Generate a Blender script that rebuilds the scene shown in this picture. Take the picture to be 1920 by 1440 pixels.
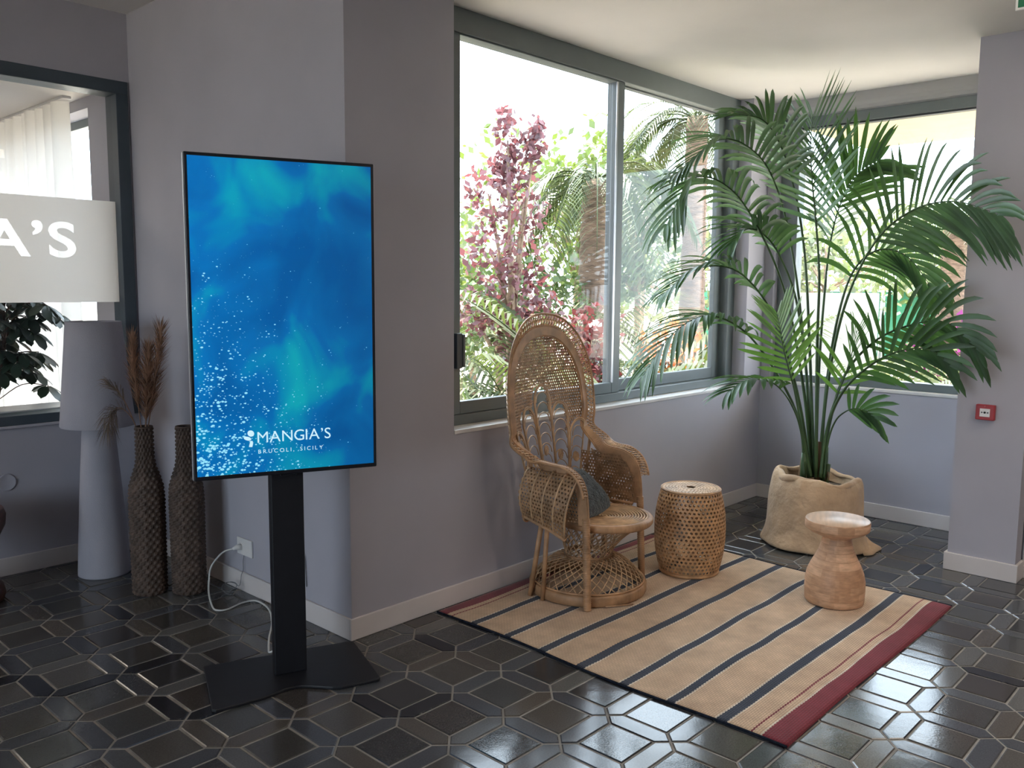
import bpy, bmesh, math, random
import numpy as np
from mathutils import Vector, Matrix
from math import sin, cos, pi, radians, sqrt

for o in list(bpy.data.objects):
    bpy.data.objects.remove(o, do_unlink=True)
SC = bpy.context.scene
COL = SC.collection

# ------------------------------------------------------------------ camera
CAM = np.array((-2.134, -2.905, 1.5))
FPX = 1621.66
YAW, PITCH, ROLL = radians(42.924), radians(-6.396), radians(0.415)
_f = np.array((cos(YAW) * cos(PITCH), sin(YAW) * cos(PITCH), sin(PITCH)))
_r = np.array((sin(YAW), -cos(YAW), 0.0))
_u = np.cross(_r, _f)
_r, _u = cos(ROLL) * _r + sin(ROLL) * _u, -sin(ROLL) * _r + cos(ROLL) * _u
cd = bpy.data.cameras.new('camera')
cd.sensor_width = 36.0
cd.lens = FPX / 1920 * 36.0
cd.clip_start = 0.05
cam = bpy.data.objects.new('camera', cd)
COL.objects.link(cam)
cam.matrix_world = Matrix(((_r[0], _u[0], -_f[0], CAM[0]), (_r[1], _u[1], -_f[1], CAM[1]),
                           (_r[2], _u[2], -_f[2], CAM[2]), (0, 0, 0, 1)))
SC.camera = cam

# ------------------------------------------------------------------ sky, sun, exposure
SKY = 9.5
wd = bpy.data.worlds.new('sky')
SC.world = wd
wd.use_nodes = True
bg = wd.node_tree.nodes['Background']
bg.inputs[0].default_value = (0.74, 0.86, 1.0, 1)
bg.inputs[1].default_value = SKY
sd = bpy.data.lights.new('sun', 'SUN')
sd.energy = 26.0
sd.angle = radians(0.6)
sd.color = (1.0, 0.90, 0.78)
sun = bpy.data.objects.new('sun', sd)
COL.objects.link(sun)
sun_dir = Vector((-cos(radians(70)) * cos(radians(55)), -cos(radians(70)) * sin(radians(55)), -sin(radians(70))))
sun.rotation_euler = sun_dir.to_track_quat('-Z', 'Y').to_euler()
sun.location = (8, 8, 12)
vs = SC.view_settings
vs.view_transform = 'Standard'
vs.look = 'None'
vs.exposure = 0.0
vs.gamma = 1.0
vs.use_curve_mapping = False
SC.cycles.use_denoising = True
SC.cycles.max_bounces = 8
SC.cycles.diffuse_bounces = 4
SC.cycles.glossy_bounces = 4
SC.cycles.transmission_bounces = 6
SC.cycles.transparent_max_bounces = 16
SC.cycles.caustics_reflective = False
SC.cycles.caustics_refractive = False
SC.cycles.sample_clamp_indirect = 6.0


def portal(name, loc, rot, sx, sy):
    l = bpy.data.lights.new(name, 'AREA')
    l.shape = 'RECTANGLE'
    l.size, l.size_y = sx, sy
    l.cycles.is_portal = True
    o = bpy.data.objects.new(name, l)
    COL.objects.link(o)
    o.location = loc
    o.rotation_euler = rot
    return o


# light portals: guide sky sampling through the real openings, give off no light themselves
portal('window_portal', (1.97, 0.30, 1.8), (radians(-90), 0, 0), 2.7, 1.95)
portal('window_portal', (3.92, -0.95, 1.8), (0, radians(90), 0), 1.95, 1.9)
portal('window_portal', (-7.3, -1.4, 1.5), (0, radians(-90), 0), 2.2, 3.6)
portal('window_portal', (0.32, 4.1, 1.35), (0, radians(90), 0), 2.6, 3.4)

RNG = random.Random(7)


# ------------------------------------------------------------------ materials
def new_mat(name):
    m = bpy.data.materials.new(name)
    m.use_nodes = True
    nt = m.node_tree
    b = nt.nodes['Principled BSDF']
    return m, nt, b


def N(nt, typ, **kw):
    n = nt.nodes.new(typ)
    for k, v in kw.items():
        if k.startswith('i_'):
            n.inputs[k[2:].replace('_', ' ')].default_value = v
        else:
            setattr(n, k, v)
    return n


def ramp(nt, stops, interp='LINEAR'):
    r = nt.nodes.new('ShaderNodeValToRGB')
    r.color_ramp.interpolation = interp
    el = r.color_ramp.elements
    while len(el) < len(stops):
        el.new(0.5)
    for e, (p, c) in zip(el, stops):
        e.position = p
        e.color = (*c, 1) if len(c) == 3 else c
    return r


def mat(name, col, rough=0.6, var=0.12, vscale=6.0, bump=0.0, bscale=60.0, bdist=0.004, metal=0.0,
        spec=0.5, transl=0.0, tcol=None, island=0.0, stretch=None, coat=0.0, sheen=0.0):
    """plain procedural surface: noise-varied colour, optional bump, translucency and per-piece variation"""
    m, nt, b = new_mat(name)
    L = nt.links
    tc = N(nt, 'ShaderNodeTexCoord')
    src = tc.outputs['Object']
    if stretch:
        mp = N(nt, 'ShaderNodeMapping')
        mp.inputs['Scale'].default_value = stretch
        L.new(src, mp.inputs[0])
        src = mp.outputs[0]
    nz = N(nt, 'ShaderNodeTexNoise', i_Scale=vscale, i_Detail=4.0)
    L.new(src, nz.inputs['Vector'])
    lo = tuple(max(0, c * (1 - var * 1.6)) for c in col)
    hi = tuple(min(1, c * (1 + var * 1.6)) for c in col)
    rp = ramp(nt, [(0.3, lo), (0.7, hi)])
    L.new(nz.outputs['Fac'], rp.inputs[0])
    out = rp.outputs[0]
    if island:
        ge = N(nt, 'ShaderNodeNewGeometry')
        oi = N(nt, 'ShaderNodeObjectInfo')
        ad = N(nt, 'ShaderNodeMath', operation='ADD')
        L.new(ge.outputs['Random Per Island'], ad.inputs[0])
        L.new(oi.outputs['Random'], ad.inputs[1])
        fr = N(nt, 'ShaderNodeMath', operation='FRACT')
        L.new(ad.outputs[0], fr.inputs[0])
        mr = N(nt, 'ShaderNodeMapRange')
        mr.inputs['To Min'].default_value = 1 - island
        mr.inputs['To Max'].default_value = 1 + island
        L.new(fr.outputs[0], mr.inputs[0])
        hs = N(nt, 'ShaderNodeHueSaturation')
        L.new(mr.outputs[0], hs.inputs['Value'])
        L.new(out, hs.inputs['Color'])
        out = hs.outputs[0]
    L.new(out, b.inputs['Base Color'])
    b.inputs['Roughness'].default_value = rough
    b.inputs['Metallic'].default_value = metal
    b.inputs['Specular IOR Level'].default_value = spec
    if coat:
        b.inputs['Coat Weight'].default_value = coat
        b.inputs['Coat Roughness'].default_value = 0.15
    if sheen:
        b.inputs['Sheen Weight'].default_value = sheen
    if bump:
        bz = N(nt, 'ShaderNodeTexNoise', i_Scale=bscale, i_Detail=3.0)
        L.new(src, bz.inputs['Vector'])
        bp = N(nt, 'ShaderNodeBump', i_Strength=bump, i_Distance=bdist)
        L.new(bz.outputs['Fac'], bp.inputs['Height'])
        L.new(bp.outputs[0], b.inputs['Normal'])
    if transl:
        tr = N(nt, 'ShaderNodeBsdfTranslucent')
        if tcol:
            tr.inputs[0].default_value = (*tcol, 1)
        else:
            L.new(out, tr.inputs[0])
        mx = N(nt, 'ShaderNodeMixShader')
        mx.inputs[0].default_value = transl
        L.new(b.outputs[0], mx.inputs[1])
        L.new(tr.outputs[0], mx.inputs[2])
        L.new(mx.outputs[0], nt.nodes['Material Output'].inputs[0])
    return m


def glass_mat(name, tint=(0.97, 0.985, 0.98), refl=0.5):
    m, nt, b = new_mat(name)
    L = nt.links
    nt.nodes.remove(b)
    t = N(nt, 'ShaderNodeBsdfTransparent')
    t.inputs[0].default_value = (*tint, 1)
    g = N(nt, 'ShaderNodeBsdfGlossy')
    g.inputs['Roughness'].default_value = 0.01
    ge = N(nt, 'ShaderNodeNewGeometry')
    dt = N(nt, 'ShaderNodeVectorMath', operation='DOT_PRODUCT')
    L.new(ge.outputs['Normal'], dt.inputs[0])
    L.new(ge.outputs['Incoming'], dt.inputs[1])
    ab = N(nt, 'ShaderNodeMath', operation='ABSOLUTE')
    L.new(dt.outputs['Value'], ab.inputs[0])
    om = N(nt, 'ShaderNodeMath', operation='SUBTRACT')
    om.inputs[0].default_value = 1.0
    L.new(ab.outputs[0], om.inputs[1])
    pw = N(nt, 'ShaderNodeMath', operation='POWER')
    pw.inputs[1].default_value = 5.0
    L.new(om.outputs[0], pw.inputs[0])
    sc_ = N(nt, 'ShaderNodeMath', operation='MULTIPLY_ADD')
    sc_.inputs[1].default_value = 0.96
    sc_.inputs[2].default_value = 0.04
    L.new(pw.outputs[0], sc_.inputs[0])
    mu = N(nt, 'ShaderNodeMath', operation='MULTIPLY')
    mu.inputs[1].default_value = refl
    L.new(sc_.outputs[0], mu.inputs[0])
    mx = N(nt, 'ShaderNodeMixShader')
    L.new(mu.outputs[0], mx.inputs[0])
    L.new(t.outputs[0], mx.inputs[1])
    L.new(g.outputs[0], mx.inputs[2])
    L.new(mx.outputs[0], nt.nodes['Material Output'].inputs[0])
    return m


M = {}
M['wall'] = mat('grey_wall_paint', (0.415, 0.405, 0.455), 0.85, 0.03, 2.0, 0.12, 90, 0.002, spec=0.3)
M['ceiling'] = mat('ceiling_paint', (0.80, 0.765, 0.745), 0.9, 0.03, 1.5, 0.06, 60, 0.002, spec=0.2)
M['base'] = mat('painted_skirting', (0.66, 0.61, 0.60), 0.5, 0.03, 3.0)
M['frame'] = mat('grey_green_aluminium', (0.13, 0.155, 0.16), 0.42, 0.05, 5.0, spec=0.5)
M['frame_dark'] = mat('dark_seal', (0.04, 0.045, 0.05), 0.5, 0.05)
M['bluegrey'] = mat('blue_grey_metal', (0.055, 0.075, 0.095), 0.45, 0.06, 4.0)
M['sill'] = mat('white_marble_sill', (0.66, 0.64, 0.63), 0.3, 0.06, 9.0)
M['glass'] = glass_mat('window_glass')
M['office_glass'] = glass_mat('interior_glass', (0.97, 0.98, 0.98), 0.4)
M['grout'] = mat('grout', (0.25, 0.23, 0.205), 0.8, 0.15, 14, 0.3, 120)
M['black'] = mat('black_powder_coat', (0.006, 0.007, 0.011), 0.5, 0.1, 20, 0.1, 300, 0.001)
M['bezel'] = mat('black_bezel', (0.008, 0.009, 0.014), 0.35, 0.05)
M['silver'] = mat('brushed_silver_edge', (0.55, 0.55, 0.57), 0.35, 0.05, metal=0.8)
M['white_plastic'] = mat('white_plastic', (0.75, 0.73, 0.72), 0.4, 0.03)
M['cable'] = mat('white_cable', (0.62, 0.62, 0.60), 0.45, 0.04)
M['thin_cable'] = mat('thin_grey_cable', (0.16, 0.16, 0.17), 0.4, 0.05)
M['linen'] = mat('grey_linen', (0.38, 0.37, 0.415), 0.9, 0.10, 3.0, 0.5, 380, 0.002, spec=0.2, stretch=(1, 1, 0.35))
M['rattan'] = mat('rattan', (0.40, 0.225, 0.115), 0.5, 0.22, 14, 0.25, 90, 0.002, island=0.18)
M['rattan_pale'] = mat('pale_rattan', (0.50, 0.32, 0.18), 0.48, 0.2, 16, 0.2, 90, 0.002, island=0.15)
M['cane'] = mat('woven_cane', (0.37, 0.215, 0.11), 0.55, 0.22, 20, 0.3, 150, 0.002, transl=0.12)
M['stool_cane'] = mat('stool_cane', (0.46, 0.255, 0.12), 0.5, 0.2, 24, 0.3, 150, 0.002)
M['cushion'] = mat('slate_bouclé', (0.06, 0.075, 0.085), 0.95, 0.35, 40, 1.0, 130, 0.012, spec=0.15, sheen=0.3)
M['burlap'] = mat('burlap', (0.49, 0.34, 0.215), 0.92, 0.14, 7, 0.55, 13, 0.03, spec=0.15, sheen=0.2)
M['soil'] = mat('dark_soil', (0.05, 0.035, 0.022), 0.95, 0.4, 30, 0.8, 80, 0.01)
M['palm_leaf'] = mat('palm_leaf', (0.045, 0.105, 0.045), 0.42, 0.25, 5, transl=0.28, tcol=(0.10, 0.22, 0.04), island=0.35)
M['palm_leaf_young'] = mat('young_palm_leaf', (0.08, 0.17, 0.04), 0.42, 0.2, 5, transl=0.33, tcol=(0.17, 0.32, 0.05), island=0.3)
M['palm_stem'] = mat('palm_stem', (0.045, 0.09, 0.03), 0.45, 0.2, 8)
M['palm_stub'] = mat('dry_palm_sheath', (0.16, 0.09, 0.045), 0.85, 0.3, 12, 0.5, 60, stretch=(1, 1, 0.15))
M['red_plastic'] = mat('red_plastic', (0.32, 0.022, 0.03), 0.4, 0.05)
M['green_sign'] = mat('green_sign_face', (0.005, 0.14, 0.06), 0.4, 0.04)
M['vase_weave'] = mat('dark_seagrass', (0.085, 0.055, 0.042), 0.7, 0.3, 14, 0.3, 90, 0.003)
M['pampas'] = mat('dried_pampas', (0.34, 0.20, 0.13), 0.9, 0.25, 14, transl=0.25, island=0.25)
M['pampas_grey'] = mat('wilted_pampas', (0.22, 0.17, 0.13), 0.9, 0.25, 14, transl=0.2, island=0.25)
M['door'] = mat('grey_door', (0.30, 0.29, 0.31), 0.5, 0.04)
M['door_trim'] = mat('pale_door_trim', (0.55, 0.51, 0.49), 0.45, 0.04)
M['darkwood'] = mat('dark_red_wood', (0.075, 0.022, 0.012), 0.4, 0.35, 6, stretch=(1, 1, 6), coat=0.3)
M['curtain'] = mat('white_sheer_curtain', (0.72, 0.70, 0.68), 0.9, 0.05, 3, transl=0.50, tcol=(0.62, 0.59, 0.57))
M['frost'] = mat('frosted_film', (0.85, 0.85, 0.84), 0.7, 0.02, 2, transl=0.80, tcol=(0.98, 0.98, 0.97))
M['scheff'] = mat('umbrella_leaf', (0.018, 0.040, 0.028), 0.32, 0.2, 8, transl=0.06, tcol=(0.05, 0.11, 0.03), island=0.3)
M['twig'] = mat('brown_twig', (0.09, 0.05, 0.035), 0.8, 0.25, 20)
M['paper'] = mat('white_card', (0.75, 0.72, 0.70), 0.8, 0.02)
M['print'] = mat('grey_print', (0.3, 0.3, 0.3), 0.8, 0.02)
M['office_floor'] = mat('office_floor', (0.50, 0.45, 0.40), 0.5, 0.1, 2)
M['terracotta'] = mat('grey_planter', (0.25, 0.23, 0.22), 0.7, 0.1)
# garden
M['ground'] = mat('pale_gravel', (0.56, 0.50, 0.42), 0.95, 0.2, 3, 0.3, 40, 0.02)
M['lawn'] = mat('lawn', (0.10, 0.16, 0.035), 0.95, 0.3, 8, 0.4, 60, 0.02)
M['soffit'] = mat('cream_soffit', (0.60, 0.49, 0.31), 0.85, 0.03)
M['exterior'] = mat('exterior_plaster', (0.55, 0.50, 0.44), 0.9, 0.06)
M['plum'] = mat('plum_leaf', (0.105, 0.045, 0.052), 0.45, 0.25, 4, transl=0.35, tcol=(0.18, 0.055, 0.060), island=0.6)
M['leaf_lime'] = mat('lime_leaf', (0.085, 0.125, 0.030), 0.5, 0.25, 3, transl=0.35, tcol=(0.14, 0.19, 0.03), island=0.5)
M['leaf_mid'] = mat('mid_green_leaf', (0.050, 0.080, 0.024), 0.5, 0.25, 3, transl=0.3, tcol=(0.09, 0.14, 0.03), island=0.5)
M['leaf_pale'] = mat('pale_leaf', (0.13, 0.15, 0.075), 0.5, 0.25, 3, transl=0.3, tcol=(0.17, 0.20, 0.08), island=0.5)
M['garden_palm'] = mat('garden_palm_leaf', (0.042, 0.060, 0.018), 0.45, 0.25, 3, transl=0.32, tcol=(0.075, 0.105, 0.022), island=0.4)
M['bark'] = mat('bark', (0.20, 0.135, 0.09), 0.9, 0.3, 10, 0.6, 30, 0.02)
M['palm_bark'] = mat('palm_bark', (0.16, 0.105, 0.075), 0.9, 0.3, 7, 0.7, 22, 0.03, stretch=(1, 1, 4))
M['bract'] = mat('magenta_bract', (0.16, 0.015, 0.11), 0.6, 0.25, 4, transl=0.35, tcol=(0.25, 0.03, 0.18), island=0.4)
M['red_leaf'] = mat('red_shrub_leaf', (0.10, 0.02, 0.022), 0.5, 0.3, 4, transl=0.35, tcol=(0.16, 0.03, 0.03), island=0.5)
M['orange_flower'] = mat('orange_flower', (0.55, 0.14, 0.03), 0.5, 0.2, 6, transl=0.3)
M['fence'] = mat('green_windbreak', (0.03, 0.16, 0.09), 0.8, 0.1, 2)
M['fence_post'] = mat('galvanised_post', (0.3, 0.31, 0.31), 0.5, 0.05, metal=0.5)
M['white_wall'] = mat('white_garden_wall', (0.62, 0.60, 0.57), 0.9, 0.05, 3)
M['grey_wall'] = mat('grey_garden_wall', (0.20, 0.19, 0.175), 0.9, 0.08, 3)
M['straw'] = mat('straw_blade', (0.20, 0.185, 0.075), 0.6, 0.25, 3, transl=0.3, tcol=(0.26, 0.25, 0.10), island=0.4)


def tile_material(name, stops, rough):
    m, nt, b = new_mat(name)
    L = nt.links
    ge = N(nt, 'ShaderNodeNewGeometry')
    oi = N(nt, 'ShaderNodeObjectInfo')
    ad = N(nt, 'ShaderNodeMath', operation='ADD')
    L.new(ge.outputs['Random Per Island'], ad.inputs[0])
    L.new(oi.outputs['Random'], ad.inputs[1])
    fr = N(nt, 'ShaderNodeMath', operation='FRACT')
    L.new(ad.outputs[0], fr.inputs[0])
    rp = ramp(nt, stops, 'CONSTANT')
    L.new(fr.outputs[0], rp.inputs[0])
    nz = N(nt, 'ShaderNodeTexNoise', i_Scale=190.0, i_Detail=5.0, i_Roughness=0.65)
    L.new(ge.outputs['Position'], nz.inputs['Vector'])
    mr = N(nt, 'ShaderNodeMapRange')
    mr.inputs['From Min'].default_value = 0.3
    mr.inputs['From Max'].default_value = 0.7
    mr.inputs['To Min'].default_value = 0.72
    mr.inputs['To Max'].default_value = 1.28
    L.new(nz.outputs['Fac'], mr.inputs[0])
    mx = N(nt, 'ShaderNodeMix', data_type='RGBA', blend_type='MULTIPLY')
    mx.inputs['Factor'].default_value = 1.0
    L.new(rp.outputs[0], mx.inputs['A'])
    L.new(mr.outputs[0], mx.inputs['B'])
    L.new(mx.outputs['Result'], b.inputs['Base Color'])
    rr = N(nt, 'ShaderNodeMapRange')
    rr.inputs['From Min'].default_value = 0.35
    rr.inputs['From Max'].default_value = 0.65
    rr.inputs['To Min'].default_value = rough - 0.03
    rr.inputs['To Max'].default_value = rough + 0.05
    L.new(nz.outputs['Fac'], rr.inputs[0])
    L.new(rr.outputs[0], b.inputs['Roughness'])
    b.inputs['Specular IOR Level'].default_value = 0.6
    b2 = N(nt, 'ShaderNodeTexNoise', i_Scale=130.0, i_Detail=2.0)
    L.new(ge.outputs['Position'], b2.inputs['Vector'])
    b3 = N(nt, 'ShaderNodeTexNoise', i_Scale=14.0, i_Detail=1.0)
    L.new(ge.outputs['Position'], b3.inputs['Vector'])
    sm = N(nt, 'ShaderNodeMath', operation='MULTIPLY_ADD')
    sm.inputs[1].default_value = 0.28
    L.new(b2.outputs['Fac'], sm.inputs[0])
    L.new(b3.outputs['Fac'], sm.inputs[2])
    bp = N(nt, 'ShaderNodeBump', i_Strength=0.26, i_Distance=0.0016)
    L.new(sm.outputs[0], bp.inputs['Height'])
    L.new(bp.outputs[0], b.inputs['Normal'])
    return m


M['tile_sq'] = tile_material('slate_square_glaze', [
    (0.0, (0.052, 0.049, 0.046)), (0.14, (0.066, 0.061, 0.054)), (0.30, (0.038, 0.038, 0.040)),
    (0.45, (0.076, 0.070, 0.063)), (0.60, (0.048, 0.042, 0.039)), (0.74, (0.060, 0.061, 0.060)),
    (0.90, (0.086, 0.080, 0.072))], 0.12)
M['tile_hex'] = tile_material('slate_picket_glaze', [
    (0.0, (0.072, 0.076, 0.083)), (0.16, (0.017, 0.018, 0.023)), (0.27, (0.092, 0.092, 0.093)),
    (0.42, (0.060, 0.064, 0.074)), (0.58, (0.108, 0.106, 0.101)), (0.70, (0.084, 0.073, 0.063)),
    (0.84, (0.054, 0.057, 0.067))], 0.15)


def rug_material():
    m, nt, b = new_mat('striped_flatweave')
    L = nt.links
    tc = N(nt, 'ShaderNodeTexCoord')
    sp = N(nt, 'ShaderNodeSeparateXYZ')
    L.new(tc.outputs['Object'], sp.inputs[0])
    nz = N(nt, 'ShaderNodeTexNoise', i_Scale=2.2, i_Detail=1.0)
    L.new(tc.outputs['Object'], nz.inputs['Vector'])
    # gentle waviness of the stripes + woven zig-zag of the stripe edges
    w1 = N(nt, 'ShaderNodeMath', operation='MULTIPLY_ADD')
    w1.inputs[1].default_value = 0.030
    w1.inputs[2].default_value = -0.015
    L.new(nz.outputs['Fac'], w1.inputs[0])
    y1 = N(nt, 'ShaderNodeMath', operation='ADD')
    L.new(sp.outputs['Y'], y1.inputs[0])
    L.new(w1.outputs[0], y1.inputs[1])
    zz = N(nt, 'ShaderNodeMath', operation='PINGPONG')
    zz.inputs[1].default_value = 0.009
    L.new(sp.outputs['X'], zz.inputs[0])
    z2 = N(nt, 'ShaderNodeMath', operation='MULTIPLY')
    z2.inputs[1].default_value = 0.45
    L.new(zz.outputs[0], z2.inputs[0])
    y2 = N(nt, 'ShaderNodeMath', operation='ADD')
    L.new(y1.outputs[0], y2.inputs[0])
    L.new(z2.outputs[0], y2.inputs[1])
    # map y in [-1.76, 0] to [0, 1]
    t = N(nt, 'ShaderNodeMapRange')
    t.inputs['From Min'].default_value = -1.76
    t.inputs['From Max'].default_value = 0.0
    L.new(y2.outputs[0], t.inputs[0])
    beige, cream, navy, red = (0.66, 0.475, 0.325), (0.76, 0.67, 0.55), (0.034, 0.044, 0.072), (0.23, 0.030, 0.045)

    def P(y):
        return (y + 1.76) / 1.76
    sa = [(0.0, red), (P(-1.655), cream), (P(-1.645), beige), (P(-1.618), red), (P(-1.610), beige)]
    stripes = [-1.503 + 0.208 * k for k in range(7)]
    for y in stripes[:4]:
        sa += [(P(y - 0.024), cream), (P(y - 0.018), navy), (P(y + 0.020), cream), (P(y + 0.026), beige)]
    sb = [(0.0, beige)]
    for y in stripes[4:]:
        sb += [(P(y - 0.024), cream), (P(y - 0.018), navy), (P(y + 0.020), cream), (P(y + 0.026), beige)]
    sb += [(P(-0.125), red), (P(-0.117), beige), (P(-0.095), red)]
    ra, rb = ramp(nt, sa, 'CONSTANT'), ramp(nt, sb, 'CONSTANT')
    L.new(t.outputs[0], ra.inputs[0])
    L.new(t.outputs[0], rb.inputs[0])
    gt = N(nt, 'ShaderNodeMath', operation='GREATER_THAN')
    gt.inputs[1].default_value = P(stripes[3] + 0.1)
    L.new(t.outputs[0], gt.inputs[0])
    mx = N(nt, 'ShaderNodeMix', data_type='RGBA')
    L.new(gt.outputs[0], mx.inputs['Factor'])
    L.new(ra.outputs[0], mx.inputs['A'])
    L.new(rb.outputs[0], mx.inputs['B'])
    n2 = N(nt, 'ShaderNodeTexNoise', i_Scale=9.0, i_Detail=5.0)
    L.new(tc.outputs['Object'], n2.inputs['Vector'])
    r2 = ramp(nt, [(0.3, (0.82, 0.80, 0.78)), (0.7, (1.12, 1.12, 1.12))])
    L.new(n2.outputs['Fac'], r2.inputs[0])
    # weave: offset bricks of yarn
    br = N(nt, 'ShaderNodeTexBrick', offset=0.5)
    br.inputs['Scale'].default_value = 1.0
    br.inputs['Color1'].default_value = (1, 1, 1, 1)
    br.inputs['Color2'].default_value = (0.9, 0.9, 0.9, 1)
    br.inputs['Mortar'].default_value = (0.55, 0.52, 0.5, 1)
    br.inputs['Mortar Size'].default_value = 0.0016
    br.inputs['Mortar Smooth'].default_value = 1.0
    br.inputs['Brick Width'].default_value = 0.018
    br.inputs['Row Height'].default_value = 0.009
    L.new(tc.outputs['Object'], br.inputs['Vector'])
    m1 = N(nt, 'ShaderNodeMix', data_type='RGBA', blend_type='MULTIPLY')
    m1.inputs['Factor'].default_value = 1.0
    L.new(mx.outputs['Result'], m1.inputs['A'])
    L.new(r2.outputs[0], m1.inputs['B'])
    m2 = N(nt, 'ShaderNodeMix', data_type='RGBA', blend_type='MULTIPLY')
    m2.inputs['Factor'].default_value = 0.8
    L.new(m1.outputs['Result'], m2.inputs['A'])
    L.new(br.outputs['Color'], m2.inputs['B'])
    L.new(m2.outputs['Result'], b.inputs['Base Color'])
    bp = N(nt, 'ShaderNodeBump', i_Strength=0.8, i_Distance=0.004)
    bw = N(nt, 'ShaderNodeRGBToBW')
    L.new(br.outputs['Color'], bw.inputs[0])
    L.new(bw.outputs[0], bp.inputs['Height'])
    L.new(bp.outputs[0], b.inputs['Normal'])
    b.inputs['Roughness'].default_value = 0.95
    b.inputs['Specular IOR Level'].default_value = 0.1
    b.inputs['Sheen Weight'].default_value = 0.2
    return m


M['rug'] = rug_material()
M['rug_edge'] = mat('navy_binding', (0.015, 0.018, 0.028), 0.95, 0.3, 60, 0.8, 150, 0.004, spec=0.1)


def wood_material():
    """blocks of mango wood glued in rings, cut on the lathe"""
    m, nt, b = new_mat('laminated_wood')
    L = nt.links
    tc = N(nt, 'ShaderNodeTexCoord')
    sp = N(nt, 'ShaderNodeSeparateXYZ')
    L.new(tc.outputs['Object'], sp.inputs[0])
    at = N(nt, 'ShaderNodeMath', operation='ARCTAN2')
    L.new(sp.outputs['Y'], at.inputs[0])
    L.new(sp.outputs['X'], at.inputs[1])
    cb = N(nt, 'ShaderNodeCombineXYZ')
    L.new(at.outputs[0], cb.inputs[0])
    L.new(sp.outputs['Z'], cb.inputs[1])
    br = N(nt, 'ShaderNodeTexBrick', offset=0.5)
    br.inputs['Scale'].default_value = 1.0
    br.inputs['Color1'].default_value = (0.48, 0.275, 0.16, 1)
    br.inputs['Color2'].default_value = (0.66, 0.42, 0.27, 1)
    br.inputs['Mortar'].default_value = (0.46, 0.26, 0.15, 1)
    br.inputs['Mortar Size'].default_value = 0.0012
    br.inputs['Brick Width'].default_value = 0.75
    br.inputs['Row Height'].default_value = 0.036
    L.new(cb.outputs[0], br.inputs['Vector'])
    mp = N(nt, 'ShaderNodeMapping')
    mp.inputs['Scale'].default_value = (1.5, 9, 26)
    L.new(tc.outputs['Object'], mp.inputs[0])
    nz = N(nt, 'ShaderNodeTexNoise', i_Scale=3.0, i_Detail=5.0)
    L.new(mp.outputs[0], nz.inputs['Vector'])
    rp = ramp(nt, [(0.3, (0.80, 0.76, 0.72)), (0.7, (1.18, 1.16, 1.12))])
    L.new(nz.outputs['Fac'], rp.inputs[0])
    mx = N(nt, 'ShaderNodeMix', data_type='RGBA', blend_type='MULTIPLY')
    mx.inputs['Factor'].default_value = 1.0
    L.new(br.outputs['Color'], mx.inputs['A'])
    L.new(rp.outputs[0], mx.inputs['B'])
    L.new(mx.outputs['Result'], b.inputs['Base Color'])
    b.inputs['Roughness'].default_value = 0.5
    return m


M['wood'] = wood_material()
M['wood_top'] = mat('wood_top', (0.56, 0.38, 0.26), 0.38, 0.16, 4, stretch=(1, 9, 1))


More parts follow.
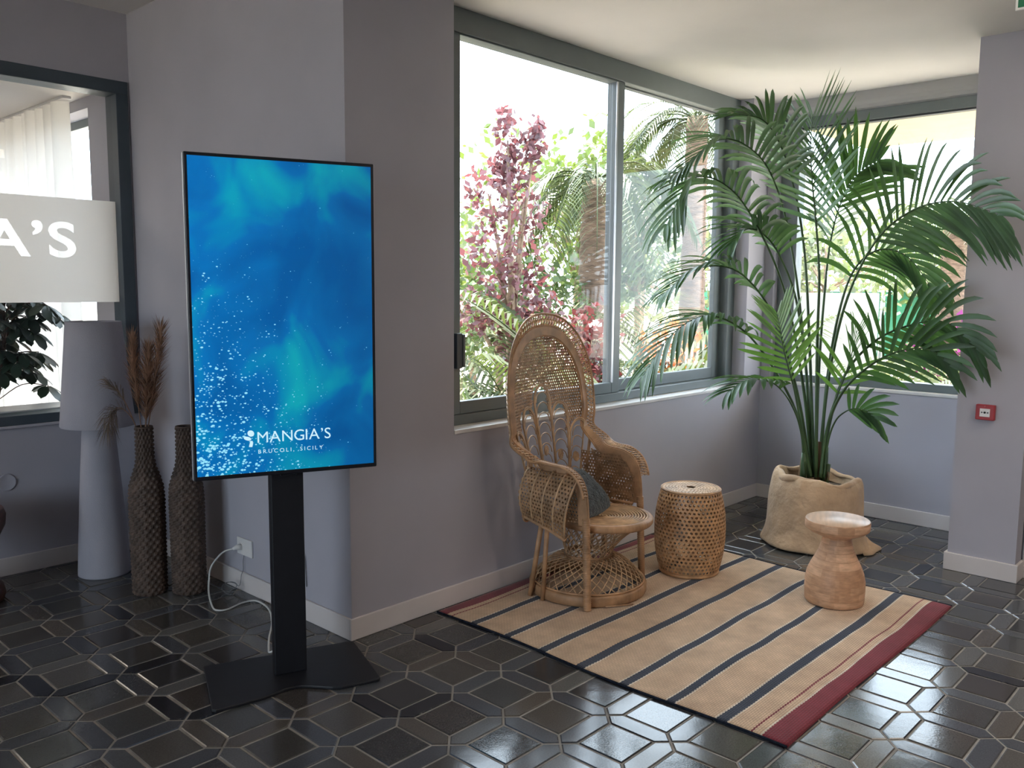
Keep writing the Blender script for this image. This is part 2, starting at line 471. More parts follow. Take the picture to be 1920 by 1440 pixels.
def screen_material():
    """aerial view of a turquoise sea: the picture the display shows"""
    m, nt, b = new_mat('sea_picture')
    L = nt.links
    nt.nodes.remove(b)
    tc = N(nt, 'ShaderNodeTexCoord')
    sp = N(nt, 'ShaderNodeSeparateXYZ')
    L.new(tc.outputs['Object'], sp.inputs[0])
    # teal shoals
    mp = N(nt, 'ShaderNodeMapping')
    mp.inputs['Scale'].default_value = (1.0, 1.0, 0.8)
    mp.inputs['Location'].default_value = (0.35, 0, 0.25)
    L.new(tc.outputs['Object'], mp.inputs[0])
    n1 = N(nt, 'ShaderNodeTexNoise', i_Scale=4.2, i_Detail=3.0, i_Roughness=0.45, i_Distortion=0.6)
    L.new(mp.outputs[0], n1.inputs['Vector'])
    r1 = ramp(nt, [(0.36, (0.0, 0.095, 0.33)), (0.52, (0.001, 0.14, 0.42)), (0.60, (0.001, 0.23, 0.44)), (0.74, (0.004, 0.36, 0.46))])
    L.new(n1.outputs['Fac'], r1.inputs[0])
    # overall darker to the right
    gx = N(nt, 'ShaderNodeMapRange')
    gx.inputs['From Min'].default_value = -0.33
    gx.inputs['From Max'].default_value = 0.33
    gx.inputs['To Min'].default_value = 1.18
    gx.inputs['To Max'].default_value = 0.78
    L.new(sp.outputs['X'], gx.inputs[0])
    mb = N(nt, 'ShaderNodeMix', data_type='RGBA', blend_type='MULTIPLY')
    mb.inputs['Factor'].default_value = 1.0
    L.new(r1.outputs[0], mb.inputs['A'])
    L.new(gx.outputs[0], mb.inputs['B'])
    # sun glitter: fine cells, denser towards the lower left of the picture
    mg = N(nt, 'ShaderNodeMapping')
    mg.inputs['Scale'].default_value = (1.0, 1.0, 1.5)
    mg.inputs['Rotation'].default_value = (0, radians(-25), 0)
    L.new(tc.outputs['Object'], mg.inputs[0])
    vo = N(nt, 'ShaderNodeTexVoronoi', i_Scale=88.0)
    L.new(mg.outputs[0], vo.inputs['Vector'])
    big = N(nt, 'ShaderNodeTexNoise', i_Scale=16.0, i_Detail=3.0)
    L.new(mg.outputs[0], big.inputs['Vector'])
    dx = N(nt, 'ShaderNodeMapRange')
    dx.inputs['From Min'].default_value = -0.33
    dx.inputs['From Max'].default_value = 0.25
    dx.inputs['To Min'].default_value = 1.0
    dx.inputs['To Max'].default_value = 0.0
    L.new(sp.outputs['X'], dx.inputs[0])
    dz = N(nt, 'ShaderNodeMapRange')
    dz.inputs['From Min'].default_value = -0.55
    dz.inputs['From Max'].default_value = 0.42
    dz.inputs['To Min'].default_value = 1.0
    dz.inputs['To Max'].default_value = 0.0
    L.new(sp.outputs['Z'], dz.inputs[0])
    dn = N(nt, 'ShaderNodeMath', operation='MULTIPLY')
    L.new(dx.outputs[0], dn.inputs[0])
    L.new(dz.outputs[0], dn.inputs[1])
    d2 = N(nt, 'ShaderNodeMath', operation='MULTIPLY_ADD')
    d2.inputs[1].default_value = 0.42
    d2.inputs[2].default_value = -0.30
    L.new(dn.outputs[0], d2.inputs[0])
    d3 = N(nt, 'ShaderNodeMath', operation='MULTIPLY_ADD')
    d3.inputs[1].default_value = 0.62
    L.new(big.outputs['Fac'], d3.inputs[0])
    L.new(d2.outputs[0], d3.inputs[2])
    # random per cell: only part of the cells light up
    wn = N(nt, 'ShaderNodeSeparateColor')
    L.new(vo.outputs['Color'], wn.inputs[0])
    d4 = N(nt, 'ShaderNodeMath', operation='MULTIPLY')
    L.new(d3.outputs[0], d4.inputs[0])
    L.new(wn.outputs[0], d4.inputs[1])
    ds = N(nt, 'ShaderNodeMath', operation='MULTIPLY')
    ds.inputs[1].default_value = 2.0
    L.new(d4.outputs[0], ds.inputs[0])
    lt = N(nt, 'ShaderNodeMath', operation='SUBTRACT')
    L.new(ds.outputs[0], lt.inputs[0])
    L.new(vo.outputs['Distance'], lt.inputs[1])
    sm = N(nt, 'ShaderNodeMapRange')
    sm.inputs['From Min'].default_value = 0.0
    sm.inputs['From Max'].default_value = 0.16
    L.new(lt.outputs[0], sm.inputs[0])
    mc = N(nt, 'ShaderNodeMix', data_type='RGBA')
    L.new(sm.outputs[0], mc.inputs['Factor'])
    L.new(mb.outputs['Result'], mc.inputs['A'])
    mc.inputs['B'].default_value = (0.30, 0.78, 1.0, 1)
    em = N(nt, 'ShaderNodeEmission')
    em.inputs[1].default_value = 1.0
    L.new(mc.outputs['Result'], em.inputs[0])
    gl = N(nt, 'ShaderNodeBsdfGlossy')
    gl.inputs['Roughness'].default_value = 0.25
    gl.inputs[0].default_value = (0.03, 0.03, 0.03, 1)
    ad = N(nt, 'ShaderNodeAddShader')
    L.new(em.outputs[0], ad.inputs[0])
    L.new(gl.outputs[0], ad.inputs[1])
    L.new(ad.outputs[0], nt.nodes['Material Output'].inputs[0])
    return m


M['screen'] = screen_material()
_m, _nt, _b = new_mat('screen_lettering')
_nt.nodes.remove(_b)
_e = N(_nt, 'ShaderNodeEmission')
_e.inputs[0].default_value = (0.60, 0.88, 1.0, 1)
_nt.links.new(_e.outputs[0], _nt.nodes['Material Output'].inputs[0])
M['screen_text'] = _m


# ------------------------------------------------------------------ mesh helpers
class MB:
    """collects verts and faces, builds ONE mesh object"""

    def __init__(s):
        s.v, s.f = [], []

    def add(s, vs_, fs_):
        k = len(s.v)
        s.v.extend([tuple(map(float, p)) for p in vs_])
        s.f.extend([tuple(i + k for i in f) for f in fs_])
        return s

    def box(s, a, b):
        (x0, y0, z0), (x1, y1, z1) = [min(p, q) for p, q in zip(a, b)], [max(p, q) for p, q in zip(a, b)]
        return s.add([(x0, y0, z0), (x1, y0, z0), (x1, y1, z0), (x0, y1, z0), (x0, y0, z1), (x1, y0, z1), (x1, y1, z1), (x0, y1, z1)],
                     [(3, 2, 1, 0), (4, 5, 6, 7), (0, 1, 5, 4), (1, 2, 6, 5), (2, 3, 7, 6), (3, 0, 4, 7)])

    def tube(s, pts, r, n=6, closed=False, caps=True):
        P = [np.array(p, float) for p in pts]
        m = len(P)
        rr = r if hasattr(r, '__len__') else [r] * m
        T = []
        for i in range(m):
            a = P[(i - 1) % m] if (closed or i > 0) else P[i]
            b = P[(i + 1) % m] if (closed or i < m - 1) else P[i]
            t = b - a
            T.append(t / (np.linalg.norm(t) + 1e-12))
        ref = np.array((0, 0, 1.0)) if abs(T[0][2]) < 0.9 else np.array((1.0, 0, 0))
        u = np.cross(T[0], ref)
        u /= np.linalg.norm(u)
        vs_ = []
        for i in range(m):
            u = u - T[i] * (u @ T[i])
            u /= (np.linalg.norm(u) + 1e-12)
            w = np.cross(T[i], u)
            for k in range(n):
                a = 2 * pi * k / n
                vs_.append(P[i] + rr[i] * (cos(a) * u + sin(a) * w))
        fs_ = []
        for i in range(m if closed else m - 1):
            for k in range(n):
                a, b = i * n + k, i * n + (k + 1) % n
                c, d = ((i + 1) % m) * n + (k + 1) % n, ((i + 1) % m) * n + k
                fs_.append((a, b, c, d))
        if caps and not closed:
            fs_.append(tuple(range(n))[::-1])
            fs_.append(tuple((m - 1) * n + k for k in range(n)))
        return s.add(vs_, fs_)

    def lathe(s, prof, n=32, c=(0, 0, 0), cap0=True, cap1=True, rad=None):
        vs_, fs_ = [], []
        for (r, z) in prof:
            for k in range(n):
                a = 2 * pi * k / n
                q = r * (rad(a, z) if rad else 1)
                vs_.append((c[0] + q * cos(a), c[1] + q * sin(a), c[2] + z))
        for i in range(len(prof) - 1):
            for k in range(n):
                fs_.append((i * n + k, i * n + (k + 1) % n, (i + 1) * n + (k + 1) % n, (i + 1) * n + k))
        if cap0:
            fs_.append(tuple(range(n))[::-1])
        if cap1:
            fs_.append(tuple((len(prof) - 1) * n + k for k in range(n)))
        return s.add(vs_, fs_)

    def sweep(s, pts, W, Nn, w, t):
        """rectangular section swept: half-width w along W, half-thickness t along N"""
        vs_, fs_ = [], []
        m = len(pts)
        for p, a, b in zip(pts, W, Nn):
            p, a, b = np.array(p), np.array(a), np.array(b)
            for sw, st in ((-1, -1), (1, -1), (1, 1), (-1, 1)):
                vs_.append(p + a * w * sw + b * t * st)
        for i in range(m - 1):
            for k in range(4):
                fs_.append((i * 4 + k, i * 4 + (k + 1) % 4, (i + 1) * 4 + (k + 1) % 4, (i + 1) * 4 + k))
        fs_.append((3, 2, 1, 0))
        fs_.append(tuple((m - 1) * 4 + k for k in range(4)))
        return s.add(vs_, fs_)

    def prism(s, poly, z0, z1):
        n = len(poly)
        return s.add([(x, y, z0) for x, y in poly] + [(x, y, z1) for x, y in poly],
                     [tuple(range(n))[::-1], tuple(range(n, 2 * n))] + [(i, (i + 1) % n, n + (i + 1) % n, n + i) for i in range(n)])

    def build(s, name, material, parent=None, loc=None, rot=None, smooth=True):
        me = bpy.data.meshes.new(name)
        me.from_pydata(s.v, [], s.f)
        if smooth:
            me.polygons.foreach_set('use_smooth', [True] * len(me.polygons))
        me.materials.append(material)
        me.update()
        return link(name, me, parent, loc, rot)


def link(name, me, parent=None, loc=None, rot=None):
    o = bpy.data.objects.new(name, me)
    COL.objects.link(o)
    if parent:
        o.parent = parent
    if loc is not None:
        o.location = loc
    if rot is not None:
        o.rotation_euler = rot
    return o


def fix_normals(o):
    bm = bmesh.new()
    bm.from_mesh(o.data)
    bmesh.ops.recalc_face_normals(bm, faces=bm.faces)
    bm.to_mesh(o.data)
    bm.free()
    return o


def bevel(o, w=0.004, seg=2, angle=40):
    md = o.modifiers.new('bevel', 'BEVEL')
    md.width = w
    md.segments = seg
    md.limit_method = 'ANGLE'
    md.angle_limit = radians(angle)
    md.harden_normals = False
    o.data.polygons.foreach_set('use_smooth', [False] * len(o.data.polygons))
    return o


def thing(name, label, cat, loc=(0, 0, 0), rotz=0, group=None):
    o = bpy.data.objects.new(name, None)
    o.empty_display_size = 0.1
    COL.objects.link(o)
    o.location = loc
    o.rotation_euler = (0, 0, rotz)
    return tag(o, label, cat, group)


def tag(o, label, cat, group=None):
    o['label'] = label
    o['category'] = cat
    if group:
        o['group'] = group
    return o


def stuff(o):
    o['kind'] = 'stuff'
    return o


def structure(o, label=None):
    o['kind'] = 'structure'
    if label:
        o['label'] = label
    return o


def struct_empty(name, label, loc=(0, 0, 0)):
    o = bpy.data.objects.new(name, None)
    COL.objects.link(o)
    o.location = loc
    return structure(o, label)


def catmull(P, n=8):
    P = [np.array(p, float) for p in P]
    out = []
    for i in range(len(P) - 1):
        p0 = P[i - 1] if i > 0 else 2 * P[0] - P[1]
        p1, p2 = P[i], P[i + 1]
        p3 = P[i + 2] if i + 2 < len(P) else 2 * P[-1] - P[-2]
        for k in range(n):
            t = k / n
            out.append(0.5 * ((2 * p1) + (-p0 + p2) * t + (2 * p0 - 5 * p1 + 4 * p2 - p3) * t * t + (-p0 + 3 * p1 - 3 * p2 + p3) * t ** 3))
    out.append(P[-1])
    return out


def unit(v):
    v = np.array(v, float)
    return v / (np.linalg.norm(v) + 1e-12)


def wall_hole(name, axis, p0, p1, a0, a1, z0, z1, ha0, ha1, hz0, hz1, material):
    """wall slab from p0 to p1 across AXIS ('x' or 'y'), a0..a1 along the other axis, with one opening; one connected mesh"""
    vs_, fs_ = [], []
    for p in (p0, p1):
        for (a, z) in ((a0, z0), (a1, z0), (a1, z1), (a0, z1), (ha0, hz0), (ha1, hz0), (ha1, hz1), (ha0, hz1)):
            vs_.append((p, a, z) if axis == 'x' else (a, p, z))
    for k in range(4):
        j = (k + 1) % 4
        fs_.append((k, j, 4 + j, 4 + k))
        fs_.append((8 + k, 12 + k, 12 + j, 8 + j))
        fs_.append((k, 8 + k, 8 + j, j))
        fs_.append((4 + k, 4 + j, 12 + j, 12 + k))
    return structure(fix_normals(MB().add(vs_, fs_).build(name, material, smooth=False)))


def sbox(name, a, b, material):
    return structure(MB().box(a, b).build(name, material, smooth=False))


# ------------------------------------------------------------------ room shell
ZN, ZH = 2.775, 2.95          # ceilings of the nook and of the hall
LX = 3.61                     # wall with the second window
DY = 1.95                     # wall with the interior window
floor = sbox('floor', (-7.4, -7.0, -0.30), (3.85, DY + 0.12, -0.0028), M['grout'])
floor['label'] = 'dark slate tile floor with pale grout'

# ceilings
sbox('ceiling', (0.0, -7.0, ZN), (3.90, 0.30, 3.20), M['ceiling'])['label'] = 'off-white ceiling over the window corner'
o = sbox('ceiling', (-7.4, -7.0, ZH), (0.0, DY + 0.12, 3.20), M['ceiling'])
o['label'] = 'grey ceiling above the interior window'

# unseen glowing panels added to the ceiling as warm fill behind the viewer
_lm, _lnt, _lb = new_mat('warm_fill_glow')
_lnt.nodes.remove(_lb)
_le = N(_lnt, 'ShaderNodeEmission')
_le.inputs[0].default_value = (1.0, 0.86, 0.72, 1)
_le.inputs[1].default_value = 9.0
_lnt.links.new(_le.outputs[0], _lnt.nodes['Material Output'].inputs[0])
nook_ceiling = [o_ for o_ in COL.objects if o_.name == 'ceiling'][0]
for lx, ly in ((0.75, -2.65), (1.95, -2.65), (0.75, -3.95), (1.95, -3.95), (0.75, -5.25), (1.95, -5.25)):
    MB().box((lx - .32, ly - .32, ZN - 0.012), (lx + .32, ly + .32, ZN)).build('fill_panel_frame', M['white_plastic'], nook_ceiling, smooth=False)
    MB().box((lx - .30, ly - .30, ZN - 0.016), (lx + .30, ly + .30, ZN - 0.012)).build('fill_panel', _lm, nook_ceiling, smooth=False)

# walls (thickness 0.25)
w = wall_hole('wall_back', 'y', 0.0, 0.25, 0.25, LX + 0.25, -0.3, 3.1, 0.595, 3.365, 0.815, ZN + 0.12, M['wall'])
w['label'] = 'grey wall behind the peacock chair'
# the left end of this wall joins the short wall beside the display
o = fix_normals(MB().add([(0, 0, -.3), (.25, 0, -.3), (.25, 2.46, -.3), (0, 2.46, -.3), (0, 0, 3.1), (.25, 0, 3.1), (.25, 2.46, 3.1), (0, 2.46, 3.1)],
                         [(0, 1, 2, 3), (4, 5, 6, 7), (0, 1, 5, 4), (1, 2, 6, 5), (2, 3, 7, 6), (3, 0, 4, 7)]).build('wall_middle', M['wall'], smooth=False))
structure(o, 'lavender grey wall behind the upright display')
w = wall_hole('wall_right', 'x', LX, LX + 0.25, -3.4, 0.0, -0.3, 3.1, -1.95, -0.07, 0.835, ZN + 0.12, M['wall'])
w['label'] = 'grey wall below the window behind the palm'
w = wall_hole('wall_left', 'y', DY, DY + 0.12, -7.4, 0.0, 0.0, 3.1, -3.6, -0.012, 0.775, 2.592, M['wall'])
w['label'] = 'shaded wall around the interior window'
# pier with the alarm, and the door recess right of it
o = sbox('wall_pillar', (2.81, -1.86, -0.02), (LX, -1.535, ZN), M['wall'])
o['label'] = 'lilac grey pier with a red call point'
wall_hole('wall_door', 'x', 2.95, 3.1, -3.4, -1.86, 0.0, ZN, -2.93, -1.93, 0.0, 2.1, M['wall'])['label'] = 'grey wall right of the pier'
sbox('wall_side', (2.81, -7.0, 0.0), (3.1, -3.4, ZN), M['wall'])['label'] = 'grey wall far right of the door'
sbox('wall_behind', (-7.4, -7.25, 0.0), (3.1, -7.0, 3.1), M['wall'])['label'] = 'grey wall behind the viewer'
w = wall_hole('wall_entrance', 'x', -7.4, -7.15, -7.0, DY + 0.12, 0.0, 3.1, -3.2, 0.4, 0.4, 2.6, M['wall'])
w['label'] = 'entrance wall with a wide window'


# skirting boards
def skirting(name, a, b, h=0.095):
    o = sbox(name, a, b, M['base'])
    o.data.polygons.foreach_set('use_smooth', [False] * 6)
    bevel(o, 0.003, 2)
    return o


skirting('baseboard_back', (-0.012, -0.012, 0), (LX, 0.0, 0.095))['label'] = 'pale skirting along the wall behind the chair'
skirting('baseboard_middle', (-0.012, 0.0, 0), (0.0, DY - 0.012, 0.095))['label'] = 'pale skirting behind the display stand'
skirting('baseboard_right', (LX - 0.012, -1.535, 0), (LX, -0.012, 0.095))['label'] = 'pale skirting behind the palm'
skirting('baseboard_left', (-7.15, DY - 0.012, 0), (0.0, DY, 0.095))['label'] = 'shaded skirting below the interior window'
o = fix_normals(MB().prism([(2.795, -1.875), (2.95, -1.875), (2.95, -1.86), (2.81, -1.86), (2.81, -1.535), (LX - .02, -1.535), (LX - .02, -1.52), (2.795, -1.52)], 0.0, 0.095).build('baseboard_pillar', M['base'], smooth=False))
structure(bevel(o, 0.003, 2), 'pale skirting around the pier')

# marble sills
o = structure(bevel(MB().box((0.595, -0.006, 0.815), (3.365, 0.22, 0.835)).build('trim_1', M['sill'], smooth=False), 0.003), 'white marble sill behind the chair')
o = structure(bevel(MB().box((LX - 0.006, -1.95, 0.835), (LX + 0.22, -0.07, 0.855)).build('trim_2', M['sill'], smooth=False), 0.003), 'pale sill behind the palm')
# boxed roller-blind casing above the second window
o = MB().add([(LX - 0.0, y, z) if False else (LX + dx, y, z) for y in (-1.95, -0.07) for dx, z in
              ((0.005, 2.775), (0.16, 2.775), (0.16, 2.665), (0.06, 2.665), (0.030, 2.672), (0.012, 2.690), (0.005, 2.715))],
             [(0, 1, 2, 3, 4, 5, 6), (13, 12, 11, 10, 9, 8, 7)] + [(i, 7 + i, 7 + (i + 1) % 7, (i + 1) % 7) for i in range(7)]).build('trim_3', mat('valance_paint', (0.34, 0.335, 0.34), 0.4, 0.03), smooth=False)
structure(fix_normals(o), 'grey rounded blind casing above the window')


def bar(name, a, b, m_, parent, w=0.003):
    return bevel(MB().box(a, b).build(name, m_, parent, smooth=False), w, 2)


# window 1: two sliding sashes in a deep frame, recessed 95 mm
W1 = struct_empty('window_1', 'wide grey sliding window behind the chair')
Y0, Y1 = 0.095, 0.205
bar('frame_head', (0.595, Y0, 2.665), (3.365, Y1, ZN), M['frame'], W1)
bar('frame_foot', (0.595, Y0, 0.835), (3.365, Y1, 0.885), M['frame'], W1)
bar('frame_jamb', (0.595, Y0, 0.885), (0.690, Y1, 2.665), M['frame'], W1)
bar('frame_jamb', (3.275, Y0, 0.885), (3.365, Y1, 2.665), M['frame'], W1)


def sash(parent, x0, x1, y0, y1, z0, z1, st, sb, sf):
    s = bpy.data.objects.new('sash', None)
    COL.objects.link(s)
    s.parent = parent
    bar('stile', (x0, y0, z0), (x0 + st[0], y1, z1), M['frame'], s)
    bar('stile', (x1 - st[1], y0, z0), (x1, y1, z1), M['frame'], s)
    bar('rail', (x0 + st[0], y0, z0), (x1 - st[1], y1, z0 + sf), M['frame'], s)
    bar('rail', (x0 + st[0], y0, z1 - sb), (x1 - st[1], y1, z1), M['frame'], s)
    ym = (y0 + y1) / 2
    MB().box((x0 + st[0], ym - .003, z0 + sf), (x1 - st[1], ym + .003, z1 - sb)).build('pane', M['glass'], s, smooth=False)
    return s


sash(W1, 0.690, 2.035, 0.105, 0.142, 0.885, 2.665, (0.045, 0.075), 0.008, 0.062)
sash(W1, 1.985, 3.275, 0.155, 0.192, 0.885, 2.665, (0.105, 0.085), 0.008, 0.070)
# bright aluminium cover strip on the meeting stile
bar('meeting_strip', (1.953, 0.100, 0.947), (1.966, 0.105, 2.657), M['silver'], W1, 0.001)
h = bar('window_handle', (0.679, 0.068, 1.112), (0.716, 0.095, 1.280), M['bluegrey'], W1, 0.004)
bar('handle_lip', (0.716, 0.062, 1.118), (0.730, 0.090, 1.274), M['frame'], W1, 0.003)

# window 2: one large fixed light
W2 = struct_empty('window_2', 'large fixed window behind the palm')
X0, X1 = LX + 0.06, LX + 0.16
bar('frame_head', (X0, -1.95, 2.60), (X1, -0.07, 2.668), M['frame'], W2)
bar('frame_foot', (X0, -1.95, 0.855), (X1, -0.07, 0.905), M['frame'], W2)
bar('frame_jamb', (X0, -0.20, 0.905), (X1, -0.07, 2.60), M['frame'], W2)
bar('frame_jamb', (X0, -1.95, 0.905), (X1, -1.86, 2.60), M['frame'], W2)
bar('glazing_bead', (X0 + 0.02, -1.86, 2.588), (X1 - .02, -0.20, 2.60), M['frame_dark'], W2, 0.001)
MB().box((LX + 0.108, -1.86, 0.905), (LX + 0.114, -0.20, 2.588)).build('pane', M['glass'], W2, smooth=False)

# window 3: interior window with frosted band
W3 = struct_empty('window_3', 'interior window with frosted lettering band')
Ya, Yb = DY - 0.012, DY + 0.13
bar('frame_head', (-3.6, Ya, 2.522), (-0.013, Yb, 2.590), M['bluegrey'], W3)
bar('frame_foot', (-3.6, Ya, 0.777), (-0.013, Yb, 0.826), M['bluegrey'], W3)
bar('frame_jamb', (-0.078, Ya, 0.826), (-0.013, Yb, 2.522), M['bluegrey'], W3)
bar('frame_jamb', (-3.6, Ya, 0.826), (-3.535, Yb, 2.522), M['bluegrey'], W3)
bar('frame_sill', (-3.62, DY - 0.022, 0.762), (-0.013, DY, 0.777), M['wall'], W3)
MB().box((-3.535, DY + 0.055, 0.826), (-0.078, DY + 0.061, 2.522)).build('pane', M['office_glass'], W3, smooth=False)


def frosted_band():
    fc = bpy.data.curves.new('band_text', 'FONT')
    fc.body = "MANGIA\u2019S"
    fc.extrude = 0.02
    fc.offset = 0.022
    fc.space_character = 1.08
    fc.resolution_u = 6
    fo = bpy.data.objects.new('band_text', fc)
    COL.objects.link(fo)
    dg = bpy.context.evaluated_depsgraph_get()
    tm = bpy.data.meshes.new_from_object(fo.evaluated_get(dg))
    bpy.data.objects.remove(fo)
    co = np.array([v.co for v in tm.vertices])
    kz = 0.182 / co[:, 1].max()
    kx = kz * 1.24
    tm.transform(Matrix(((kx, 0, 0, -0.297 - co[:, 0].max() * kx), (0, 0, -1, 0), (0, kz, 0, 1.645), (0, 0, 0, 1))))
    cut = link('band_cutter', tm)
    bm = bmesh.new()
    bm.from_mesh(tm)
    bmesh.ops.remove_doubles(bm, verts=bm.verts, dist=1e-5)
    bmesh.ops.recalc_face_normals(bm, faces=bm.faces)
    bm.to_mesh(tm)
    bm.free()
    o = MB().box((-3.53, -0.003, 1.402), (-0.080, 0.003, 1.951)).build('band_sheet', M['frost'], smooth=False)
    md = o.modifiers.new('cut', 'BOOLEAN')
    md.operation = 'DIFFERENCE'
    md.solver = 'EXACT'
    md.object = cut
    dg = bpy.context.evaluated_depsgraph_get()
    me = bpy.data.meshes.new_from_object(o.evaluated_get(dg))
    bpy.data.objects.remove(o)
    bpy.data.objects.remove(cut)
    bm = bmesh.new()
    bm.from_mesh(me)
    bmesh.ops.delete(bm, geom=[f for f in bm.faces if f.normal.y > -0.9], context='FACES')
    bm.to_mesh(me)
    bm.free()
    me.materials.clear()
    me.materials.append(M['frost'])
    o = link('frosted_band', me, W3, (0, DY + 0.0525, 0))
    o['label'] = 'frosted white film with clear cut-out lettering'
    return o


frosted_band()

# window 5: entrance glazing on the far side of the hall
W5 = struct_empty('window_5', 'wide entrance window behind the viewer')
for y in (-3.2, -1.43, 0.34):
    bar('mullion', (-7.33, y, 0.4), (-7.25, y + 0.06, 2.6), M['frame'], W5)
for y in (-3.14, -1.37):
    MB().box((-7.295, y, 0.4), (-7.289, y + 1.71, 2.6)).build('pane', M['glass'], W5, smooth=False)

# door 1, right of the pier
D1 = struct_empty('door_1', 'grey door with pale trim beside the pier')
bar('door_trim', (2.925, -1.955, 0.0), (2.95, -1.868, 2.15), M['door_trim'], D1)
bar('door_trim', (2.925, -2.99, 0.0), (2.95, -2.905, 2.15), M['door_trim'], D1)
bar('door_trim', (2.925, -2.905, 2.08), (2.95, -1.955, 2.15), M['door_trim'], D1)
bar('door_leaf', (2.985, -2.91, 0.008), (3.03, -1.94, 2.085), M['door'], D1)
bar('kick_panel', (2.978, -2.85, 0.05), (2.986, -1.99, 0.85), M['bluegrey'], D1)
bar('door_handle', (2.925, -2.86, 1.02), (2.986, -2.74, 1.045), M['silver'], D1)

# ------------------------------------------------------------------ floor tiles
PT, TX, TY = 0.2605, 0.229, -1.180
G = 0.0075        # grout
SA = 0.180        # square side incl. half joints
PW = PT - SA      # picket width


def tile_mesh(name, poly, material):
    n = len(poly)
    c = np.mean(poly, axis=0)

    def inset(d):
        # inset a convex polygon by d
        P = [np.array(p) for p in poly]
        out = []
        for i in range(n):
            a, b, cc = P[i - 1], P[i], P[(i + 1) % n]
            e1, e2 = unit(b - a), unit(cc - b)
            n1, n2 = np.array((-e1[1], e1[0])), np.array((-e2[1], e2[0]))
            bis = n1 + n2
            out.append(b + bis * d / (1 + n1 @ n2))
        return out
    A, B = inset(G / 2), inset(G / 2 + 0.004)
    vs_ = [(x, y, -0.010) for x, y in A] + [(x, y, -0.0022) for x, y in A] + [(x, y, 0.0) for x, y in B]
    fs_ = [(i, (i + 1) % n, n + (i + 1) % n, n + i) for i in range(n)] + [(n + i, n + (i + 1) % n, 2 * n + (i + 1) % n, 2 * n + i) for i in range(n)]
    fs_.append(tuple(range(2 * n, 3 * n)))
    me = bpy.data.meshes.new(name)
    me.from_pydata(vs_, [], fs_)
    me.materials.append(material)
    me.update()
    return me, vs_, fs_


hs = SA / 2
sq_poly = [(-hs, -hs), (hs, -hs), (hs, hs), (-hs, hs)]
hp = PW / 2
hx_poly = [(-hs, -hp), (hs, -hp), (PT / 2, 0), (hs, hp), (-hs, hp), (-PT / 2, 0)]
hy_poly = [(-y, x) for x, y in hx_poly]
kinds = {'square_tile': tile_mesh('square_tile', sq_poly, M['tile_sq']),
         'picket_x': tile_mesh('picket_tile', hx_poly, M['tile_hex']),
         'picket_y': tile_mesh('picket_tile', hy_poly, M['tile_hex'])}


def inside_floor(x, y):
    if x < -7.1 or y < -6.95:
        return False
    if x < 0.05 and y < DY + 0.05:
        return True
    return x < LX + 0.08 and y < 0.08


def view_px(p):
    d = np.array(p) - CAM
    w_ = d @ _f
    if w_ < 0.3:
        return None
    return 960 + FPX * (d @ _r) / w_, 720 - FPX * (d @ _u) / w_, w_


tiles = []
for i in range(-30, 16):
    for j in range(-26, 14):
        sx, sy = TX + i * PT, TY + j * PT
        for kind, x, y in (('square_tile', sx + PT / 2, sy + PT / 2), ('picket_x', sx + PT / 2, sy), ('picket_y', sx, sy + PT / 2)):
            if not inside_floor(x, y):
                continue
            v = view_px((x, y, 0))
            vis = 0
            if v and -40 < v[0] < 1960 and -40 < v[1] < 1500:
                vis = 1.0 / v[2] ** 3
                if 0.52 < x < 2.14 and -1.66 < y < 0:       # under the rug
                    vis = 0
                if x > 2.85 and y < -1.48:
                    vis = 0
            tiles.append((vis, kind, x, y))
tiles.sort(key=lambda t_: -t_[0])
count = {'square_tile': 0, 'picket_tile': 0}
rest = {'square_tile': MB(), 'picket_tile': MB()}
for vis, kind, x, y in tiles:
    nm = 'square_tile' if kind == 'square_tile' else 'picket_tile'
    me, vs_, fs_ = kinds[kind]
    dz = RNG.uniform(-0.0008, 0.0008)
    tl = (RNG.uniform(-1, 1) * 0.0035, RNG.uniform(-1, 1) * 0.0035)
    if vis > 0 and count[nm] < 300:
        count[nm] += 1
        link(nm, me, floor, (x, y, dz), (tl[0], tl[1], 0))
    else:
        rest[nm].add([(a + x, b + y, c + dz + a * tl[0] + b * tl[1]) for a, b, c in vs_], fs_)
stuff(rest['square_tile'].build('remaining_square_tiles', M['tile_sq'], floor, smooth=False))
stuff(rest['picket_tile'].build('remaining_picket_tiles', M['tile_hex'], floor, smooth=False))


